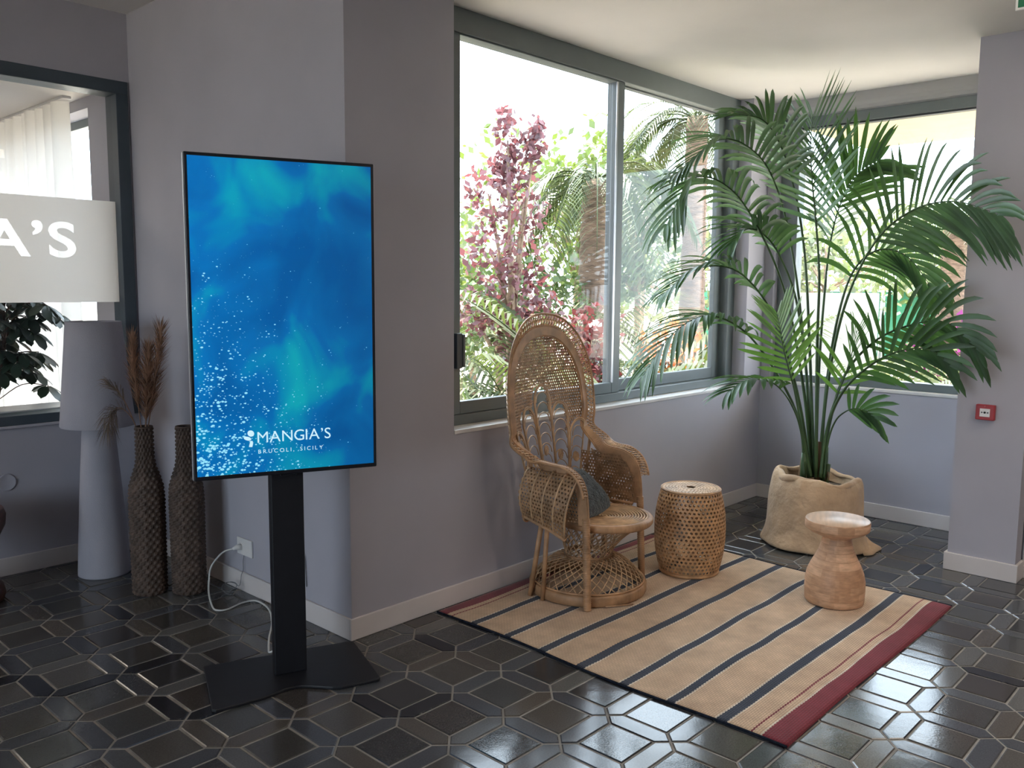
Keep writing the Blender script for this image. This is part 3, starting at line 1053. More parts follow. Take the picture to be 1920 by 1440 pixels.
# ------------------------------------------------------------------ rug
def make_rug():
    t = thing('striped_rug', 'beige flatweave rug with navy stripes and dark red end bands', 'rug', (0, 0, 0))
    b = MB()
    nx, ny = 90, 90
    x0, x1, y0, y1 = 0.452, 2.205, -1.738, -0.03
    rr = random.Random(3)
    ph = [rr.uniform(0, 6.28) for _ in range(6)]

    def hgt(x, y):
        e = 0.0105 + 0.0016 * sin(x * 5 + ph[0]) * sin(y * 7 + ph[1]) + 0.0012 * sin(x * 11 + ph[2] + y * 3)
        # a soft ruck near the middle of the rug and the lifted near corner
        e += 0.007 * math.exp(-(((x - 0.95) / 0.16) ** 2 + ((y + 1.28) / 0.10) ** 2))
        return e

    def edge(x, y):
        return (x + 0.010 * sin(y * 5.2 + ph[3]) - 0.018 * (-y / 1.7) + 0.012, y + 0.006 * sin(x * 4 + ph[4]))
    top, bot = [], []
    for j in range(ny + 1):
        for i in range(nx + 1):
            x, y = x0 + (x1 - x0) * i / nx, y0 + (y1 - y0) * j / ny
            X, Y = edge(x, y)
            h = hgt(x, y)
            if i in (0, nx) or j in (0, ny):
                h *= 0.7
            top.append((X, Y, h))
            bot.append((X, Y, 0.0012))
    n = (nx + 1) * (ny + 1)
    fs_ = []
    for j in range(ny):
        for i in range(nx):
            a = j * (nx + 1) + i
            fs_.append((a, a + 1, a + nx + 2, a + nx + 1))
    rim = [i for i in range(nx + 1)] + [j * (nx + 1) + nx for j in range(1, ny + 1)] + [ny * (nx + 1) + i for i in range(nx - 1, -1, -1)] + [j * (nx + 1) for j in range(ny - 1, 0, -1)]
    for k in range(len(rim)):
        a, c = rim[k], rim[(k + 1) % len(rim)]
        fs_.append((c, a, n + a, n + c))
    b.add(top + bot, fs_)
    b.build('woven_field', M['rug'], t)
    for i in (0, nx):
        e = MB()
        pts = [top[j * (nx + 1) + i] for j in range(0, ny + 1)]
        pts = [(p[0], p[1], max(0.006, p[2] * 0.8)) for p in pts]
        e.tube(pts, 0.0048, 6)
        e.build('edge_binding', M['rug_edge'], t)
    return t


make_rug()
RUGZ = 0.0115

# ------------------------------------------------------------------ display on its stand
TA = radians(-21.5)
TV = thing('digital_display', 'tall black upright display showing blue sea on a flat stand', 'display', (-0.365, -0.100, 0), TA)
# local: x along the screen, -y to the front
pl = [(-0.300, 0.195), (-0.312, -0.185), (-0.300, -0.197), (-0.150, -0.172)]
for k in range(1, 12):
    a = k / 12
    pl.append((-0.150 + 0.29 * a, -0.172 - 0.030 * a + 0.058 * sin(pi * a) ** 1.5))
pl += [(0.150, -0.204), (0.292, -0.200), (0.302, -0.188), (0.300, 0.185), (0.290, 0.195)]
o = bevel(fix_normals(MB().prism(pl, 0.0, 0.012).build('base_plate', M['black'], TV, smooth=False)), 0.003)
bar('column', (-0.061, -0.012, 0.012), (0.061, 0.045, 1.10), M['black'], TV, 0.004)
bar('wall_bracket', (-0.16, -0.018, 1.10), (0.16, 0.03, 1.55), M['black'], TV, 0.004)
SX, SZ0, SZ1 = 0.334, 0.805, 1.952
sz = (SZ0 + SZ1) / 2
hz = (SZ1 - SZ0) / 2
hsg = bar('housing', (-SX, -0.060, SZ0), (SX, -0.018, SZ1), M['bezel'], TV, 0.004)
for s_ in (-1, 1):
    bar('edge_strip', (s_ * (SX - 0.0005), -0.056, SZ0 + .003), (s_ * (SX + 0.0025), -0.030, SZ1 - .003), M['silver'], TV, 0.0008)
scr = MB().add([(-0.322, 0, -hz + 0.016), (0.322, 0, -hz + 0.016), (0.322, 0, hz - 0.012), (-0.322, 0, hz - 0.012)], [(0, 1, 2, 3)]).build('screen', M['screen'], TV, (0, -0.0605, sz), smooth=False)
scr['label'] = 'bright screen showing a turquoise sea seen from above'
bar('sensor_tab', (-0.03, -0.050, SZ0 - 0.008), (0.03, -0.030, SZ0), M['bezel'], TV, 0.002)


def glyph_mesh(ch):
    fc = bpy.data.curves.new('glyph', 'FONT')
    fc.body = ch
    fc.resolution_u = 4
    fo = bpy.data.objects.new('glyph', fc)
    COL.objects.link(fo)
    dg = bpy.context.evaluated_depsgraph_get()
    me = bpy.data.meshes.new_from_object(fo.evaluated_get(dg))
    bpy.data.objects.remove(fo)
    return me


def screen_text(text, x0, x1, zb, cap, space, parent):
    """flat letters, one object each, fitted between x0 and x1 of the screen plane"""
    g = []
    for ch in text:
        if ch == ' ':
            g.append(None)
            continue
        me = glyph_mesh(ch)
        co = np.array([v.co for v in me.vertices])
        g.append((ch, me, co[:, 0].min(), co[:, 0].max(), co[:, 1].max()))
    H = max(q[4] for q in g if q and q[0] not in ",\u2019'")
    k = cap / H
    tot = sum((q[3] - q[2]) if q else 0.35 for q in g)
    kx = ((x1 - x0) - space * (len(g) - 1)) / tot
    x = x0
    for q in g:
        if q is None:
            x += 0.35 * kx + space
            continue
        ch, me, a, b, _ = q
        me.transform(Matrix(((kx, 0, 0, x - a * kx), (0, 0, 1, -0.0008), (0, k, 0, zb), (0, 0, 0, 1))))
        me.materials.clear()
        me.materials.append(M['screen_text'])
        link('letter', me, parent)
        x += (b - a) * kx + space


screen_text("MANGIA\u2019S", -0.112, 0.156, 0.930 - sz, 0.040, 0.006, scr)
screen_text("BRUCOLI, SICILY", -0.110, 0.126, 0.890 - sz, 0.0145, 0.0075, scr)


# butterfly-like emblem left of the name: two rounded wings and a tapered foot
def petal(cx, cz, rx, rz, rot):
    b = MB()
    pts = []
    for k in range(20):
        a = 2 * pi * k / 20
        r = 1 + 0.10 * cos(2 * a + 0.6)
        x, z = rx * r * cos(a), rz * r * sin(a)
        pts.append((cx + x * cos(rot) - z * sin(rot), -0.0008, cz + x * sin(rot) + z * cos(rot)))
    b.add(pts, [tuple(range(20))])
    return b.build('emblem', M['screen_text'], scr, smooth=False)


petal(-0.135, 0.966 - sz, 0.0105, 0.0130, radians(20))
petal(-0.147, 0.948 - sz, 0.0125, 0.0075, radians(-14))
MB().add([(-0.136, -0.0008, 0.939 - sz), (-0.129, -0.0008, 0.938 - sz), (-0.128, -0.0008, 0.928 - sz), (-0.131, -0.0008, 0.916 - sz), (-0.143, -0.0008, 0.917 - sz), (-0.140, -0.0008, 0.929 - sz)], [(0, 5, 4, 3, 2, 1)]).build('emblem', M['screen_text'], scr, smooth=False)

# socket with plug
t = thing('wall_socket', 'white double wall socket low on the wall beside the display', 'socket', (0, 0.852, 0.225))
bevel(MB().box((-0.010, -0.068, -0.042), (-0.0004, 0.068, 0.042)).build('cover_plate', M['white_plastic'], t, smooth=False), 0.003)
MB().lathe([(0.020, 0), (0.020, 0.003), (0.017, 0.003), (0.017, 0.001)], 20).build('socket_ring', M['white_plastic'], t, (-0.010, 0.030, 0), (0, radians(-90), 0))
t = thing('power_cable', 'white power cable looping from the wall socket to the display stand', 'cable')
pg = MB().tube([(-0.011, 0.878, 0.225), (-0.030, 0.880, 0.224), (-0.040, 0.884, 0.222), (-0.052, 0.888, 0.218)], [0.014, 0.014, 0.010, 0.006], 10)
pg.build('plug', M['white_plastic'], t)
cb = catmull([(-0.050, 0.887, 0.219), (-0.085, 0.925, 0.20), (-0.125, 0.965, 0.13), (-0.145, 0.955, 0.060), (-0.175, 0.90, 0.020), (-0.225, 0.775, 0.0055), (-0.235, 0.715, 0.0055), (-0.195, 0.69, 0.0055),
              (-0.10, 0.715, 0.0055), (-0.045, 0.69, 0.0055), (-0.06, 0.56, 0.0055), (-0.14, 0.40, 0.0055), (-0.24, 0.26, 0.0055), (-0.30, 0.165, 0.0055), (-0.318, 0.128, 0.007), (-0.304, 0.110, 0.020),
              (-0.292, 0.085, 0.050), (-0.318, 0.018, 0.20), (-0.328, -0.016, 0.40)], 8)
MB().tube(cb, 0.0042, 8).build('cord', M['cable'], t)
t = thing('thin_cable', 'thin dark cable tied in a small bundle on the floor below the socket', 'cable')
pts = [(-0.006, 0.862, 0.183), (-0.010, 0.865, 0.15), (-0.012, 0.862, 0.11), (-0.020, 0.868, 0.085), (-0.028, 0.86, 0.06)]
for k in range(26):
    a = k * 0.75
    pts.append((-0.060 + 0.030 * cos(a) - 0.0012 * k, 0.875 + 0.040 * sin(a), 0.030 + 0.022 * sin(a * 0.61)))
pts += [(-0.115, 0.875, 0.006), (-0.135, 0.860, 0.004), (-0.150, 0.862, 0.004)]
MB().tube(catmull(pts, 4), 0.0016, 5).build('cord', M['thin_cable'], t)
o = MB().tube(catmull([(-0.004, 0.375, 0.315), (-0.006, 0.345, 0.308), (-0.006, 0.334, 0.285), (-0.005, 0.331, 0.22), (-0.004, 0.328, 0.155)], 6), 0.0022, 6).build('black_wall_cable', M['thin_cable'])
tag(o, 'short black cable running down the wall right of the display column', 'cable')

# ------------------------------------------------------------------ lamp
t = thing('floor_lamp', 'grey linen floor lamp with tapered cone base and matching shade', 'lamp', (-0.366, 1.640, 0))
MB().lathe([(0.122, 0.0), (0.1275, 0.004), (0.1275, 0.012), (0.118, 0.18), (0.104, 0.40), (0.088, 0.62), (0.074, 0.82), (0.0, 0.825)], 48, cap0=True, cap1=False).build('base', M['linen'], t)
sh = MB()
prof = [(0.176, 0.780), (0.178, 0.785), (0.163, 0.95), (0.147, 1.13), (0.1305, 1.312), (0.1265, 1.312), (0.143, 1.13), (0.159, 0.95), (0.172, 0.785), (0.176, 0.780)]
sh.lathe(prof, 56, cap0=False, cap1=False)
sh.build('shade', M['linen'], t)
MB().tube([(0, 0, 0.82), (0, 0, 0.98)], 0.012, 10).build('stem', M['silver'], t)
MB().lathe([(0.012, 0.98), (0.018, 1.0), (0.03, 1.04), (0.028, 1.07), (0.012, 1.09), (0.002, 1.095)], 16).build('bulb', M['white_plastic'], t)
rg = MB()
for a in (0, 2 * pi / 3, 4 * pi / 3):
    rg.tube([(0.012 * cos(a), 0.012 * sin(a), 0.96), (0.157 * cos(a), 0.157 * sin(a), 0.96)], 0.0025, 5)
rg.tube([(0.013 * cos(k * pi / 8), 0.013 * sin(k * pi / 8), 0.96) for k in range(16)], 0.003, 5, closed=True)
rg.build('shade_ring', M['silver'], t)


# ------------------------------------------------------------------ woven bottle vases
def woven_vase(label, loc, rz):
    t = thing('bottle_vase', label, 'vase', loc, rz, 'woven bottle vases beside the lamp')
    keys = [(0.0, 0.072), (0.010, 0.077), (0.46, 0.080), (0.53, 0.076), (0.58, 0.062), (0.63, 0.045), (0.67, 0.039), (0.82, 0.0375)]
    zs = [k_[0] for k_ in keys]
    rs = [k_[1] for k_ in keys]
    n, rows = 64, 126
    b = MB()
    vs_, fs_ = [], []
    for j in range(rows + 1):
        z = 0.82 * j / rows
        r0 = float(np.interp(z, zs, rs))
        for i in range(n):
            a = 2 * pi * i / n
            # eight-sided bottle
            q = (a % (pi / 4)) - pi / 8
            r = r0 * (cos(pi / 8) / cos(q) * 0.55 + 0.45)
            # plaited rows: bulging strands, offset every second row
            row = j // 3
            w_ = (0.0, 1.0, 1.0)[j % 3]
            ph = ((i + (2 if row % 2 else 0)) % 4)
            r += w_ * (0.0065 if ph in (1, 2) else 0.0)
            vs_.append((r * cos(a), r * sin(a), z))
    for j in range(rows):
        for i in range(n):
            fs_.append((j * n + i, j * n + (i + 1) % n, (j + 1) * n + (i + 1) % n, (j + 1) * n + i))
    fs_.append(tuple(range(n))[::-1])
    b.add(vs_, fs_)
    b.build('woven_body', M['vase_weave'], t, smooth=False)
    MB().tube([(0.037 * cos(k * pi / 12), 0.037 * sin(k * pi / 12), 0.82) for k in range(24)], 0.005, 6, closed=True).build('rim', M['vase_weave'], t)
    MB().lathe([(0.033, 0.82), (0.030, 0.70), (0.001, 0.69)], 20, cap0=False).build('neck_lining', M['black'], t)
    return t


woven_vase('dark woven bottle vase holding dried pampas grass', (-0.332, 1.185, 0), 0.25)
woven_vase('empty dark woven bottle vase partly behind the display', (-0.192, 1.060, 0), 0.10)


# ------------------------------------------------------------------ pampas stems (each its own thing)
def pampas(name, label, path, plume_from, width, mm, seed, droop=0.0, n=440):
    width = width * 1.35
    rr = random.Random(seed)
    t = thing(name, label, 'dried grass', path[0], 0, 'pampas stems in the woven vase')
    P = [np.array(p) - np.array(path[0]) for p in catmull(path, 8)]
    MB().tube(P, [0.0028 - 0.0016 * i / len(P) for i in range(len(P))], 5).build('stalk', M['pampas'], t)
    b = MB()
    m_ = len(P)
    for k in range(n):
        s = plume_from + (1 - plume_from) * rr.random() ** 0.9
        f = s * (m_ - 1)
        i = min(int(f), m_ - 2)
        p = P[i] + (P[i + 1] - P[i]) * (f - i)
        tg = unit(P[i + 1] - P[i])
        q = (s - plume_from) / (1 - plume_from)
        env = width * (0.35 + 0.65 * sin(pi * min(1, q * 0.8 + 0.12)))
        a = rr.uniform(0, 2 * pi)
        side = unit(np.cross(tg, (cos(a), sin(a), 0.3)))
        ln = rr.uniform(0.055, 0.10)
        d = unit(tg * 1.0 + side * env / 0.035)
        mid = p + d * ln * 0.55
        tip = p + d * ln + np.array((0, 0, -droop * ln)) + side * rr.uniform(-.006, .006)
        wv = unit(np.cross(d, side + 0.01)) * 0.0017
        b.add([p - wv * .4, p + wv * .4, mid + wv, mid - wv, tip], [(0, 1, 2, 3), (3, 2, 4)])
    stuff(b.build('plume', mm, t, smooth=False))
    return t


vx, vy = -0.332, 1.185
pampas('pampas_stem', 'tallest dried pampas plume leaning right toward the display', [(vx + .005, vy - .003, 0.74), (vx + .030, vy - .025, 0.92), (vx + .055, vy - .040, 1.10), (vx + .075, vy - .055, 1.285)], 0.28, 0.026, M['pampas'], 1)
pampas('pampas_stem', 'upright dried pampas plume in the middle of the bunch', [(vx, vy, 0.74), (vx + .012, vy - .012, 0.92), (vx + .022, vy - .018, 1.07), (vx + .028, vy - .022, 1.185)], 0.30, 0.024, M['pampas'], 2)
pampas('pampas_stem', 'slender dried pampas plume at the left of the bunch', [(vx - .006, vy, 0.74), (vx - .018, vy + .008, 0.92), (vx - .028, vy + .016, 1.08), (vx - .030, vy + .016, 1.235)], 0.30, 0.018, M['pampas'], 3)
pampas('pampas_stem', 'short thick pampas plume in front of the bunch', [(vx, vy - .006, 0.74), (vx + .004, vy - .022, 0.86), (vx + .008, vy - .030, 0.97), (vx + .010, vy - .034, 1.08)], 0.30, 0.028, M['pampas'], 4)
pampas('pampas_stem', 'wilted pampas plume drooping over the left side of the vase', [(vx - .010, vy + .002, 0.74), (vx - .040, vy + .030, 0.86), (vx - .085, vy + .060, 0.915), (vx - .120, vy + .075, 0.880), (vx - .135, vy + .080, 0.82)], 0.36, 0.040, M['pampas_grey'], 5, 0.5, 200)
pampas('pampas_stem', 'thin wilted pampas plume rising behind the lamp shade', [(vx - .008, vy + .006, 0.74), (vx - .045, vy + .050, 0.90), (vx - .080, vy + .080, 0.99), (vx - .110, vy + .100, 1.02)], 0.45, 0.022, M['pampas_grey'], 6, 0.4, 110)


# ------------------------------------------------------------------ cane weave on a surface
def cane(b, S, u0, u1, v0, v1, nu, nv, hole=0.56, mask=None, rot=pi / 8, hv=None):
    """open cane work: every cell of the surface S(u,v) is a ring of quads around an eight-sided hole, rows staggered"""
    du, dv = (u1 - u0) / nu, (v1 - v0) / nv
    hv = hv or hole
    for j in range(nv):
        off = 0.5 * du if j % 2 else 0.0
        for i in range(nu):
            uc, vc = u0 + (i + 0.5) * du + off, v0 + (j + 0.5) * dv
            if mask and not mask(uc, vc):
                continue
            out = [(-.5, -.5), (0, -.5), (.5, -.5), (.5, 0), (.5, .5), (0, .5), (-.5, .5), (-.5, 0)]
            vs_ = [S(uc + a * du, vc + c * dv) for a, c in out]
            vs_ += [S(uc + hole * 0.5 * cos(-3 * pi / 4 + k * pi / 4) * du, vc + hv * 0.5 * sin(-3 * pi / 4 + k * pi / 4) * dv) for k in range(8)]
            b.add(vs_, [(k, (k + 1) % 8, 8 + (k + 1) % 8, 8 + k) for k in range(8)])


def solid(o, th=0.003):
    md = o.modifiers.new('thickness', 'SOLIDIFY')
    md.thickness = th
    md.offset = 0
    return o


# ------------------------------------------------------------------ peacock chair
def make_chair():
    t = thing('peacock_chair', 'tall woven rattan peacock chair with a flared round base', 'chair', (1.195, -0.335, RUGZ), radians(8))
    rat, pale = M['rattan'], M['rattan_pale']

    def ring(b, R, z, r, n=48, c=(0, 0), k=6):
        return b.tube([(c[0] + R * cos(2 * pi * i / n), c[1] + R * sin(2 * pi * i / n), z) for i in range(n)], r, k, closed=True)

    # base hoop wrapped with split cane: slightly ridged band
    b = MB()
    n = 240
    vs_, fs_ = [], []
    prof = [(0.272, 0.0), (0.286, 0.002), (0.290, 0.010), (0.290, 0.044), (0.286, 0.052), (0.272, 0.054)]
    for i in range(n):
        a = 2 * pi * i / n
        k = 1 + (0.004 if i % 3 else -0.002)
        for r, z in prof:
            vs_.append((r * k * cos(a), r * k * sin(a), z))
    m_ = len(prof)
    for i in range(n):
        for j in range(m_):
            fs_.append((i * m_ + j, ((i + 1) % n) * m_ + j, ((i + 1) % n) * m_ + (j + 1) % m_, i * m_ + (j + 1) % m_))
    b.add(vs_, fs_)
    b.build('base_hoop', rat, t)
    b = MB()
    ring(b, 0.278, 0.058, 0.0055)
    b.build('hoop_cord', rat, t)

    # lower lattice dome and upper lattice cone
    def dome(s):
        # s 0 at hoop, 1 at waist
        r = 0.278 + (0.112 - 0.278) * s
        z = 0.055 + 0.115 * sin(s * pi / 2) ** 0.9 if s > 0 else 0.055
        return r, z
    b = MB()
    for sgn in (-1, 1):
        for i in range(36):
            a0 = 2 * pi * i / 36
            pts = []
            for k in range(9):
                s = k / 8
                r, z = dome(s)
                a = a0 + sgn * 0.85 * s
                pts.append((r * cos(a), r * sin(a), z + sgn * 0.0015))
            b.tube(pts, 0.0030, 4)
    stuff(b.build('lower_lattice', pale, t))
    b = MB()
    for sgn in (-1, 1):
        for i in range(26):
            a0 = 2 * pi * i / 26
            pts = []
            for k in range(9):
                s = k / 8
                r = 0.112 + (0.205 - 0.112) * s ** 1.3
                z = 0.172 + 0.19 * s
                a = a0 + sgn * 0.95 * s
                pts.append((r * cos(a), r * sin(a) - 0.085 * s * s, z))
            b.tube(pts, 0.0030, 4)
    stuff(b.build('upper_lattice', pale, t))
    b = MB()
    ring(b, 0.116, 0.168, 0.0055)
    ring(b, 0.116, 0.178, 0.0055)
    b.build('waist_ring', rat, t)

    # seat: wrapped rim and concentric coils, open on spokes
    sc = (0.0, -0.088)
    b = MB()
    vs_, fs_ = [], []
    prof = [(0.205, 0.352), (0.228, 0.352), (0.236, 0.362), (0.236, 0.378), (0.228, 0.388), (0.205, 0.388)]
    n = 210
    for i in range(n):
        a = 2 * pi * i / n
        k = 1 + (0.004 if i % 3 else -0.002)
        for r, z in prof:
            vs_.append((sc[0] + r * k * cos(a), sc[1] + r * k * sin(a), z))
    m_ = len(prof)
    for i in range(n):
        for j in range(m_):
            fs_.append((i * m_ + j, ((i + 1) % n) * m_ + j, ((i + 1) % n) * m_ + (j + 1) % m_, i * m_ + (j + 1) % m_))
    b.add(vs_, fs_)
    b.build('seat_rim', rat, t)
    for k in range(15):
        b = MB()
        ring(b, 0.012 + 0.0140 * k, 0.386 - 0.008 * math.exp(-(k / 6) ** 2), 0.0052, 40, sc, 5)
        b.build('seat_coil', pale, t)
    for k in range(8):
        a = k * pi / 4 + 0.2
        MB().tube([(sc[0] + 0.01 * cos(a), sc[1] + 0.01 * sin(a), 0.371), (sc[0] + 0.215 * cos(a), sc[1] + 0.215 * sin(a), 0.376)], 0.006, 5).build('seat_spoke', rat, t)

    # front legs, wrapped
    for s in (-1, 1):
        b = MB()
        pts, rr = [], []
        for k in range(120):
            q = k / 119
            pts.append((s * (0.274 + 0.004 * (1 - q)), -0.142 - 0.018 * (1 - q), 0.0 + 0.43 * q))
            rr.append(0.0175 + (0.0012 if k % 3 else -0.0012))
        b.tube(pts, rr, 10)
        b.build('leg', rat, t)
    # slim rear stays
    for s in (-1, 1):
        MB().tube([(s * 0.282, 0.085, 0.0), (s * 0.30, 0.050, 0.40)], 0.0115, 8).build('rear_stay', rat, t)
        MB().tube([(s * 0.262, 0.170, 0.0), (s * 0.292, 0.085, 0.40)], 0.0125, 8).build('rear_stay', rat, t)
    MB().tube([(-0.09, -0.30, 0.005), (-0.205, -0.215, 0.008)], 0.0035, 5).build('loose_end', rat, t)

    # back shell -----------------------------------------------------------
    def by(z):
        return 0.192 + 0.105 * (z - 0.40) / 0.95

    half = [(0.0, 1.272), (0.10, 1.260), (0.19, 1.222), (0.268, 1.150), (0.318, 1.055), (0.340, 0.945), (0.340, 0.84), (0.322, 0.755)]
    P3 = [(x, by(z) - 0.10 * x * x, z) for x, z in half]
    Wv = [(0, 0, 1), (0.22, 0, 1), (0.5, 0, .9), (0.85, 0, .65), (1, 0, .32), (1, 0, .05), (1, 0, -.12), (.95, .0, .15)]
    arm = [((0.296, 0.130, 0.688), (.75, .10, .55)), ((0.282, 0.080, 0.652), (.25, .12, .95)), ((0.276, 0.020, 0.640), (.0, .06, 1)), ((0.273, -0.040, 0.634), (.0, -.2, 1)),
           ((0.271, -0.088, 0.606), (0, -.75, .68)), ((0.270, -0.113, 0.560), (0, -1, .25)), ((0.270, -0.124, 0.49), (0, -1, .06)), ((0.270, -0.130, 0.395), (0, -1, 0))]
    P3 += [a for a, _ in arm]
    Wv += [w_ for _, w_ in arm]
    PH = catmull(P3, 7)
    WH = [unit(w_) for w_ in catmull(Wv, 7)]
    NB = 7 * 7     # samples that belong to the back proper
    # mirror into one path: left leg -> top -> right leg
    path = [np.array((-p[0], p[1], p[2])) for p in PH[::-1]][:-1] + PH
    Wp = [np.array((-w_[0], w_[1], w_[2])) for w_ in WH[::-1]][:-1] + WH
    Tn = [unit(path[min(i + 1, len(path) - 1)] - path[max(i - 1, 0)]) for i in range(len(path))]
    Wp = [unit(w_ - tt * (w_ @ tt)) for w_, tt in zip(Wp, Tn)]
    Np = [unit(np.cross(tt, w_)) for tt, w_ in zip(Tn, Wp)]
    b = MB()
    b.sweep(path, Wp, Np, 0.023, 0.007)
    bevel(b.build('frame_band', M['rattan'], t, smooth=False), 0.002, 1)
    b = MB()
    b.tube([p - w_ * 0.026 + nn * 0.0 for p, w_, nn in zip(path, Wp, Np)], 0.0045, 6)
    b.build('inner_cord', rat, t)
    b = MB()
    b.tube([p + w_ * 0.026 for p, w_ in zip(path, Wp)], 0.0045, 6)
    b.build('outer_cord', rat, t)
    # lace border: outer rim and crossing strands
    c0 = len(PH) - 1
    outer = []
    for i, (p, w_) in enumerate(zip(path, Wp)):
        k = abs(i - c0) / (len(PH) - 1)            # 0 top, 1 foot of the arm
        back = np.array((0, 0.030, 0)) if k < 0.5 else np.array((0, 0.0, 0))
        s = 1 if i > c0 else -1
        d = w_ * (0.052 + 0.034 * max(0.0, w_[2])) + np.array((0, -0.026 * abs(w_[0]) - 0.004, 0))
        if k > 0.42:
            q = min(1, (k - 0.42) / 0.12)
            d = (1 - q) * d + q * (w_ * 0.040 + np.array((s * 0.062, 0.0, -0.006)))
        outer.append(p + d)
    last = int(0.90 * (len(PH) - 1))
    sel = list(range(c0 - last, c0 + last + 1))
    b = MB()
    b.tube([outer[i] for i in sel], 0.0065, 6)
    b.build('border_rim', rat, t)
    b = MB()

    def along(seq, f):
        i = min(int(f), len(seq) - 2)
        return seq[i] + (seq[i + 1] - seq[i]) * (f - i)
    inn = [p + w_ * 0.024 for p, w_ in zip(path, Wp)]
    nst = 132
    for k in range(nst):
        f0 = sel[0] + (sel[-1] - sel[0]) * k / nst
        f1 = sel[0] + (sel[-1] - sel[0]) * (k + 1) / nst
        a0, a1, o0, o1 = along(inn, f0), along(inn, f1), along(outer, f0), along(outer, f1)
        md = (a0 + a1 + o0 + o1) / 4
        bul = np.array((0, -0.004, 0.002))
        b.tube([a0, (a0 + md) / 2 + bul, (o1 + md) / 2 + bul, o1], 0.0034, 4)
        b.tube([a1, (a1 + md) / 2 - bul, (o0 + md) / 2 - bul, o0], 0.0034, 4)
    stuff(b.build('lace_border', pale, t))
    b = MB()
    b.tube([(inn[i] * 0.42 + outer[i] * 0.58) for i in sel], 0.0034, 5)
    b.build('border_cord', pale, t)

    # cane panel of the back, bulging away behind the frame
    def hw(z):
        zs = [0.42, 0.55, 0.66, 0.755, 0.84, 0.945, 1.055, 1.150, 1.222, 1.262, 1.272]
        xs = [0.235, 0.262, 0.290, 0.318, 0.338, 0.340, 0.318, 0.268, 0.19, 0.095, 0.0]
        return float(np.interp(z, zs, xs))

    def bulge(x, z):
        h = max(hw(z), 0.02)
        q = max(0, 1 - (x / h) ** 2)
        zz = max(0, min(1, (1.275 - z) / 0.30)) * max(0.15, min(1, (z - 0.36) / 0.25))
        return 0.048 * q ** 0.8 * zz ** 0.6

    def S(x, z):
        return (x, by(z) - 0.10 * x * x + 0.004 + bulge(x, z), z)
    b = MB()
    PLUMES = ((-0.285, 0.800, 0.46, 0.058), (-0.150, 0.900, 0.43, 0.070), (0.0, 1.000, 0.42, 0.074), (0.150, 0.900, 0.43, 0.070), (0.285, 0.800, 0.46, 0.058))

    def open_plume(x, z):
        for cx, top, bot, hwid in PLUMES:
            xc = cx - cx * 0.35 * (top - z) / (top - bot)
            zt = top - hwid * 1.3
            if z < zt and abs(x - xc) < hwid:
                return True
            if z >= zt and ((x - xc) / hwid) ** 2 + ((z - zt) / (hwid * 1.3)) ** 2 < 0.9:
                return True
        return False
    cane(b, S, -0.36, 0.36, 0.42, 1.275, 46, 56, 0.66, lambda x, z: abs(x) < hw(z) - 0.004 and not open_plume(x, z))
    solid(stuff(b.build('back_cane', M['cane'], t, smooth=False)), 0.003)
    # peacock fan: five arched plumes with nested half loops and a coiled eye
    for cx, top, bot, hwid in PLUMES:
        b = MB()

        def SP(x, z, d=0.016):
            q = S(max(-hw(z) + .01, min(hw(z) - .01, x)), z)
            return np.array((q[0], q[1] - d, q[2]))
        lean = cx * 0.35

        def col(z):
            return cx - lean * (top - z) / (top - bot) * 1.0
        for e in (0, 0.008):
            arch = [SP(col(bot) + (hwid * .75 - e), bot)] + [SP(col(top - hwid * 1.3 + (hwid * 1.3 - e) * sin(pi * k / 24)) + (hwid - e) * cos(pi * k / 24), top - hwid * 1.3 + (hwid * 1.3 - e) * sin(pi * k / 24)) for k in range(25)] + [SP(col(bot) - (hwid * .75 - e), bot)]
            b.tube(arch, 0.0042, 5)
        z = top - 0.060
        step = 0.052
        kk = 0
        while z > bot + 0.05:
            r_ = (hwid - 0.014) * (0.75 + 0.25 * (z - bot) / (top - bot))
            pts = [SP(col(z) + r_ * cos(pi * k / 12), z - 0.03 + 0.052 * sin(pi * k / 12), 0.018) for k in range(13)]
            b.tube(pts, 0.0030, 4)
            z -= step
            kk += 1
        zc = bot + (top - bot) * 0.42
        ey = [SP(col(zc) + 0.020 * (1 - k / 46) * cos(k * 0.75), zc + 0.028 * (1 - k / 46) * sin(k * 0.75), 0.020) for k in range(44)]
        b.tube(ey, 0.0032, 4)
        b.build('feather_plume', pale, t)

    # side panels under the arms
    for s in (-1, 1):
        b = MB()

        def SS(y, z, s=s):
            return (s * (0.262 - 0.01 * (0.62 - z)), y, z)

        def msk(y, z):
            lim = 0.628 if y > -0.03 else 0.628 - 2.2 * (-0.03 - y) ** 1.0 * 0.5
            return z < lim and y < 0.165 + (z - 0.4) * 0.16
        cane(b, SS, -0.115, 0.219, 0.395, 0.635, 20, 15, 0.60, msk)
        solid(stuff(b.build('side_cane', M['cane'], t, smooth=False)), 0.003)
        MB().tube([(s * 0.258, -0.110, 0.392), (s * 0.258, 0.155, 0.392)], 0.008, 6).build('side_rail', rat, t)
        MB().tube([(s * 0.262, 0.172, 0.38), (s * 0.268, 0.175, 0.50), (s * 0.292, 0.168, 0.70)], 0.009, 6).build('side_post', rat, t)
        # outward rolled, flared apron hanging from the arm
        def SR(y, v, s=s):
            # v 0 at the arm edge, 1 at the lower lip
            fr_ = (y + 0.13) / 0.30
            drop = 0.305 - 0.075 * fr_
            x = 0.300 + 0.060 * sin(pi * min(1, v * 0.9)) + 0.006 * v - 0.03 * max(0, -y - 0.07) * 8 * 0.3
            z = 0.640 - 0.02 * max(0, -y - .04) * 6 - drop * v ** 1.15
            return (s * x, y + 0.055 * v * (1 - fr_) + 0.01 * v, z)
        b = MB()
